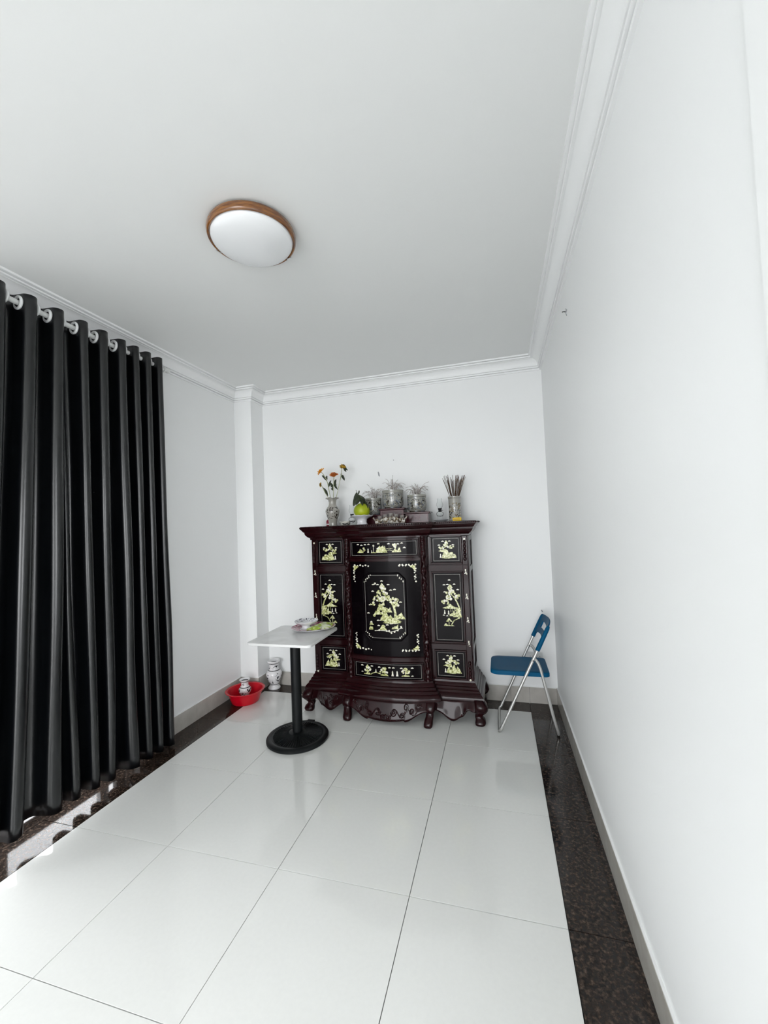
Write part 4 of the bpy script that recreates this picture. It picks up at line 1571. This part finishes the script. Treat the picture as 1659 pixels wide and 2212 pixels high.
cells = []
for k in range(NS):
    s0, s1 = k / NS, (k + 1) / NS
    if 0.199 <= s0 and s1 <= 0.801:
        h0 = lambda s: 0.682 + 0.004 * sin(pi * s)
        h1 = lambda s: 0.728 + 0.004 * sin(pi * s)
        cells.append((s0, s1, bot_, h0))
        cells.append((s0, s1, h1, top_))
    else:
        cells.append((s0, s1, bot_, top_))
for s0, s1, lo, hi in cells:
    nv = 4
    for j in range(nv):
        q = []
        for s, f in ((s0, j / nv), (s1, j / nv), (s1, (j + 1) / nv), (s0, (j + 1) / nv)):
            q.append((s, lo(s) + (hi(s) - lo(s)) * f))
        vs = [bp(s, t, -.005) for s, t in q] + [bp(s, t, .005) for s, t in q]
        bk.add(vs, [(3, 2, 1, 0), (4, 5, 6, 7)])
        edges = []
        if j == 0:
            edges.append((0, 1))
        if j == nv - 1:
            edges.append((2, 3))
        for a, b in edges:
            bk.add([vs[a], vs[b], vs[b + 4], vs[a + 4]], [(0, 1, 2, 3)])
for s in (0.2, 0.8):
    vs = [bp(s, .684, -.005), bp(s, .730, -.005), bp(s, .730, .005), bp(s, .684, .005)]
    bk.add(vs, [(0, 1, 2, 3)])
o = bk.build('backrest', M['blue'], ch, ang=40)

# ------------------------------------------------------------------ basin and vases on the floor
bs = thing('basin', 'red plastic basin on the floor beside the corner pillar', 'basin', (-2.648, -0.418, 0))
G().lathe([(.105, 0), (.112, .003), (.118, .012), (.145, .085), (.150, .098), (.166, .103), (.170, .108), (.166, .112), (.150, .108), (.142, .090), (.112, .014), (.104, .008), (.002, .007)], 56).build('bowl', M['red'], bs, ang=50)
v1 = thing('small_vase', 'small blue-and-white vase standing inside the red basin', 'vase', (-2.688, -0.365, 0.0075))
G().lathe([(.034, 0), (.036, .003), (.035, .012), (.030, .020), (.036, .032), (.050, .052), (.056, .070), (.054, .085), (.042, .100), (.034, .110), (.031, .122), (.033, .142), (.042, .158), (.048, .163), (.046, .166), (.036, .158), (.028, .14), (.026, .12)], 40).build('body', M['bluewhite_s'], v1, ang=60)
v2 = thing('floor_vase', 'larger blue-and-white vase standing in the corner against the back wall', 'vase', (-2.548, -0.098, 0))
G().lathe([(.054, 0), (.058, .004), (.058, .014), (.050, .024), (.042, .036), (.046, .050), (.058, .080), (.071, .115), (.075, .138), (.072, .155), (.060, .170), (.050, .178), (.046, .190), (.044, .215), (.045, .235), (.052, .246), (.061, .254), (.061, .262), (.056, .266), (.049, .262), (.040, .245), (.038, .20)], 48).build('body', M['bluewhite'], v2, ang=50)

# ------------------------------------------------------------------ wall details
sk = thing('wall_socket', 'white power socket plate on the back wall behind the blue chair', 'socket', (-0.165, 0, 0.385))
G().box(-.060, .060, -.009, -.0002, -.036, .036).build('plate', M['white_plastic'], sk, smooth=False, bevel=.003)
for x in (-.028, .028):
    hg = G()
    for z in (-.012, .012):
        hg.tube([(x + z * .8, -.0100, 0), (x + z * .8, -.0086, 0)], .003, 8)
    hg.build('socket_holes', M['dark'], sk)['kind'] = 'stuff'
nl = thing('wall_hook', 'bent nail with a scrap of tape high on the right wall', 'hook', (0, -1.293, 2.622))
G().tube([(-.0002, .02, .006), (-.016, .018, .008), (-.020, .004, .000)], .0028, 8).build('nail', M['dark'], nl)
G().add([(-.003, .012, .003), (-.012, -.018, -.006), (-.010, -.030, .000), (-.002, -.006, .012)], [(0, 1, 2, 3)]).build('tape_scrap', M['white_plastic'], nl, solid=.001)
G().tube([(-.004, -.028, -.004), (-.008, -.022, -.022), (-.004, -.018, -.034)], .0016, 6).build('thread', M['scar'], nl)
G().prism([(-.008, 0.02), (-.002, .022), (.006, .006), (.010, -.016), (.005, -.026), (-.004, -.014)], lambda u, v, d: (-1.453 + u, -d, 1.996 + v), 0, .0016).build('paint_scar', M['scar'], wb)
G().prism([(-.004, 0.004), (.003, .005), (.004, -.003), (-.002, -.005)], lambda u, v, d: (-1.306 + u, -d, 2.114 + v), 0, .0012).build('paint_scar', M['scar'], wb)
G().prism([(-.006, 0.008), (.003, .010), (.010, -.006), (.002, -.009)], lambda u, v, d: (-0.094 + u, -d, 0.757 + v), 0, .0010).build('paint_scar', M['scar'], wb)
# peeling seam in the ceiling paint
G().tube([(-0.995, -3.05, HC - .0005), (-1.000, -2.97, HC - .001), (-1.012, -2.90, HC - .0005)], [.001, .006, .001], 6).build('paint_blister', M['ceiling'], ceil)
G().tube([(-0.985, -3.22, HC), (-0.992, -3.13, HC - .0005), (-0.995, -3.05, HC)], [.0012, .0028, .0012], 6).build('paint_blister', M['ceiling'], ceil)
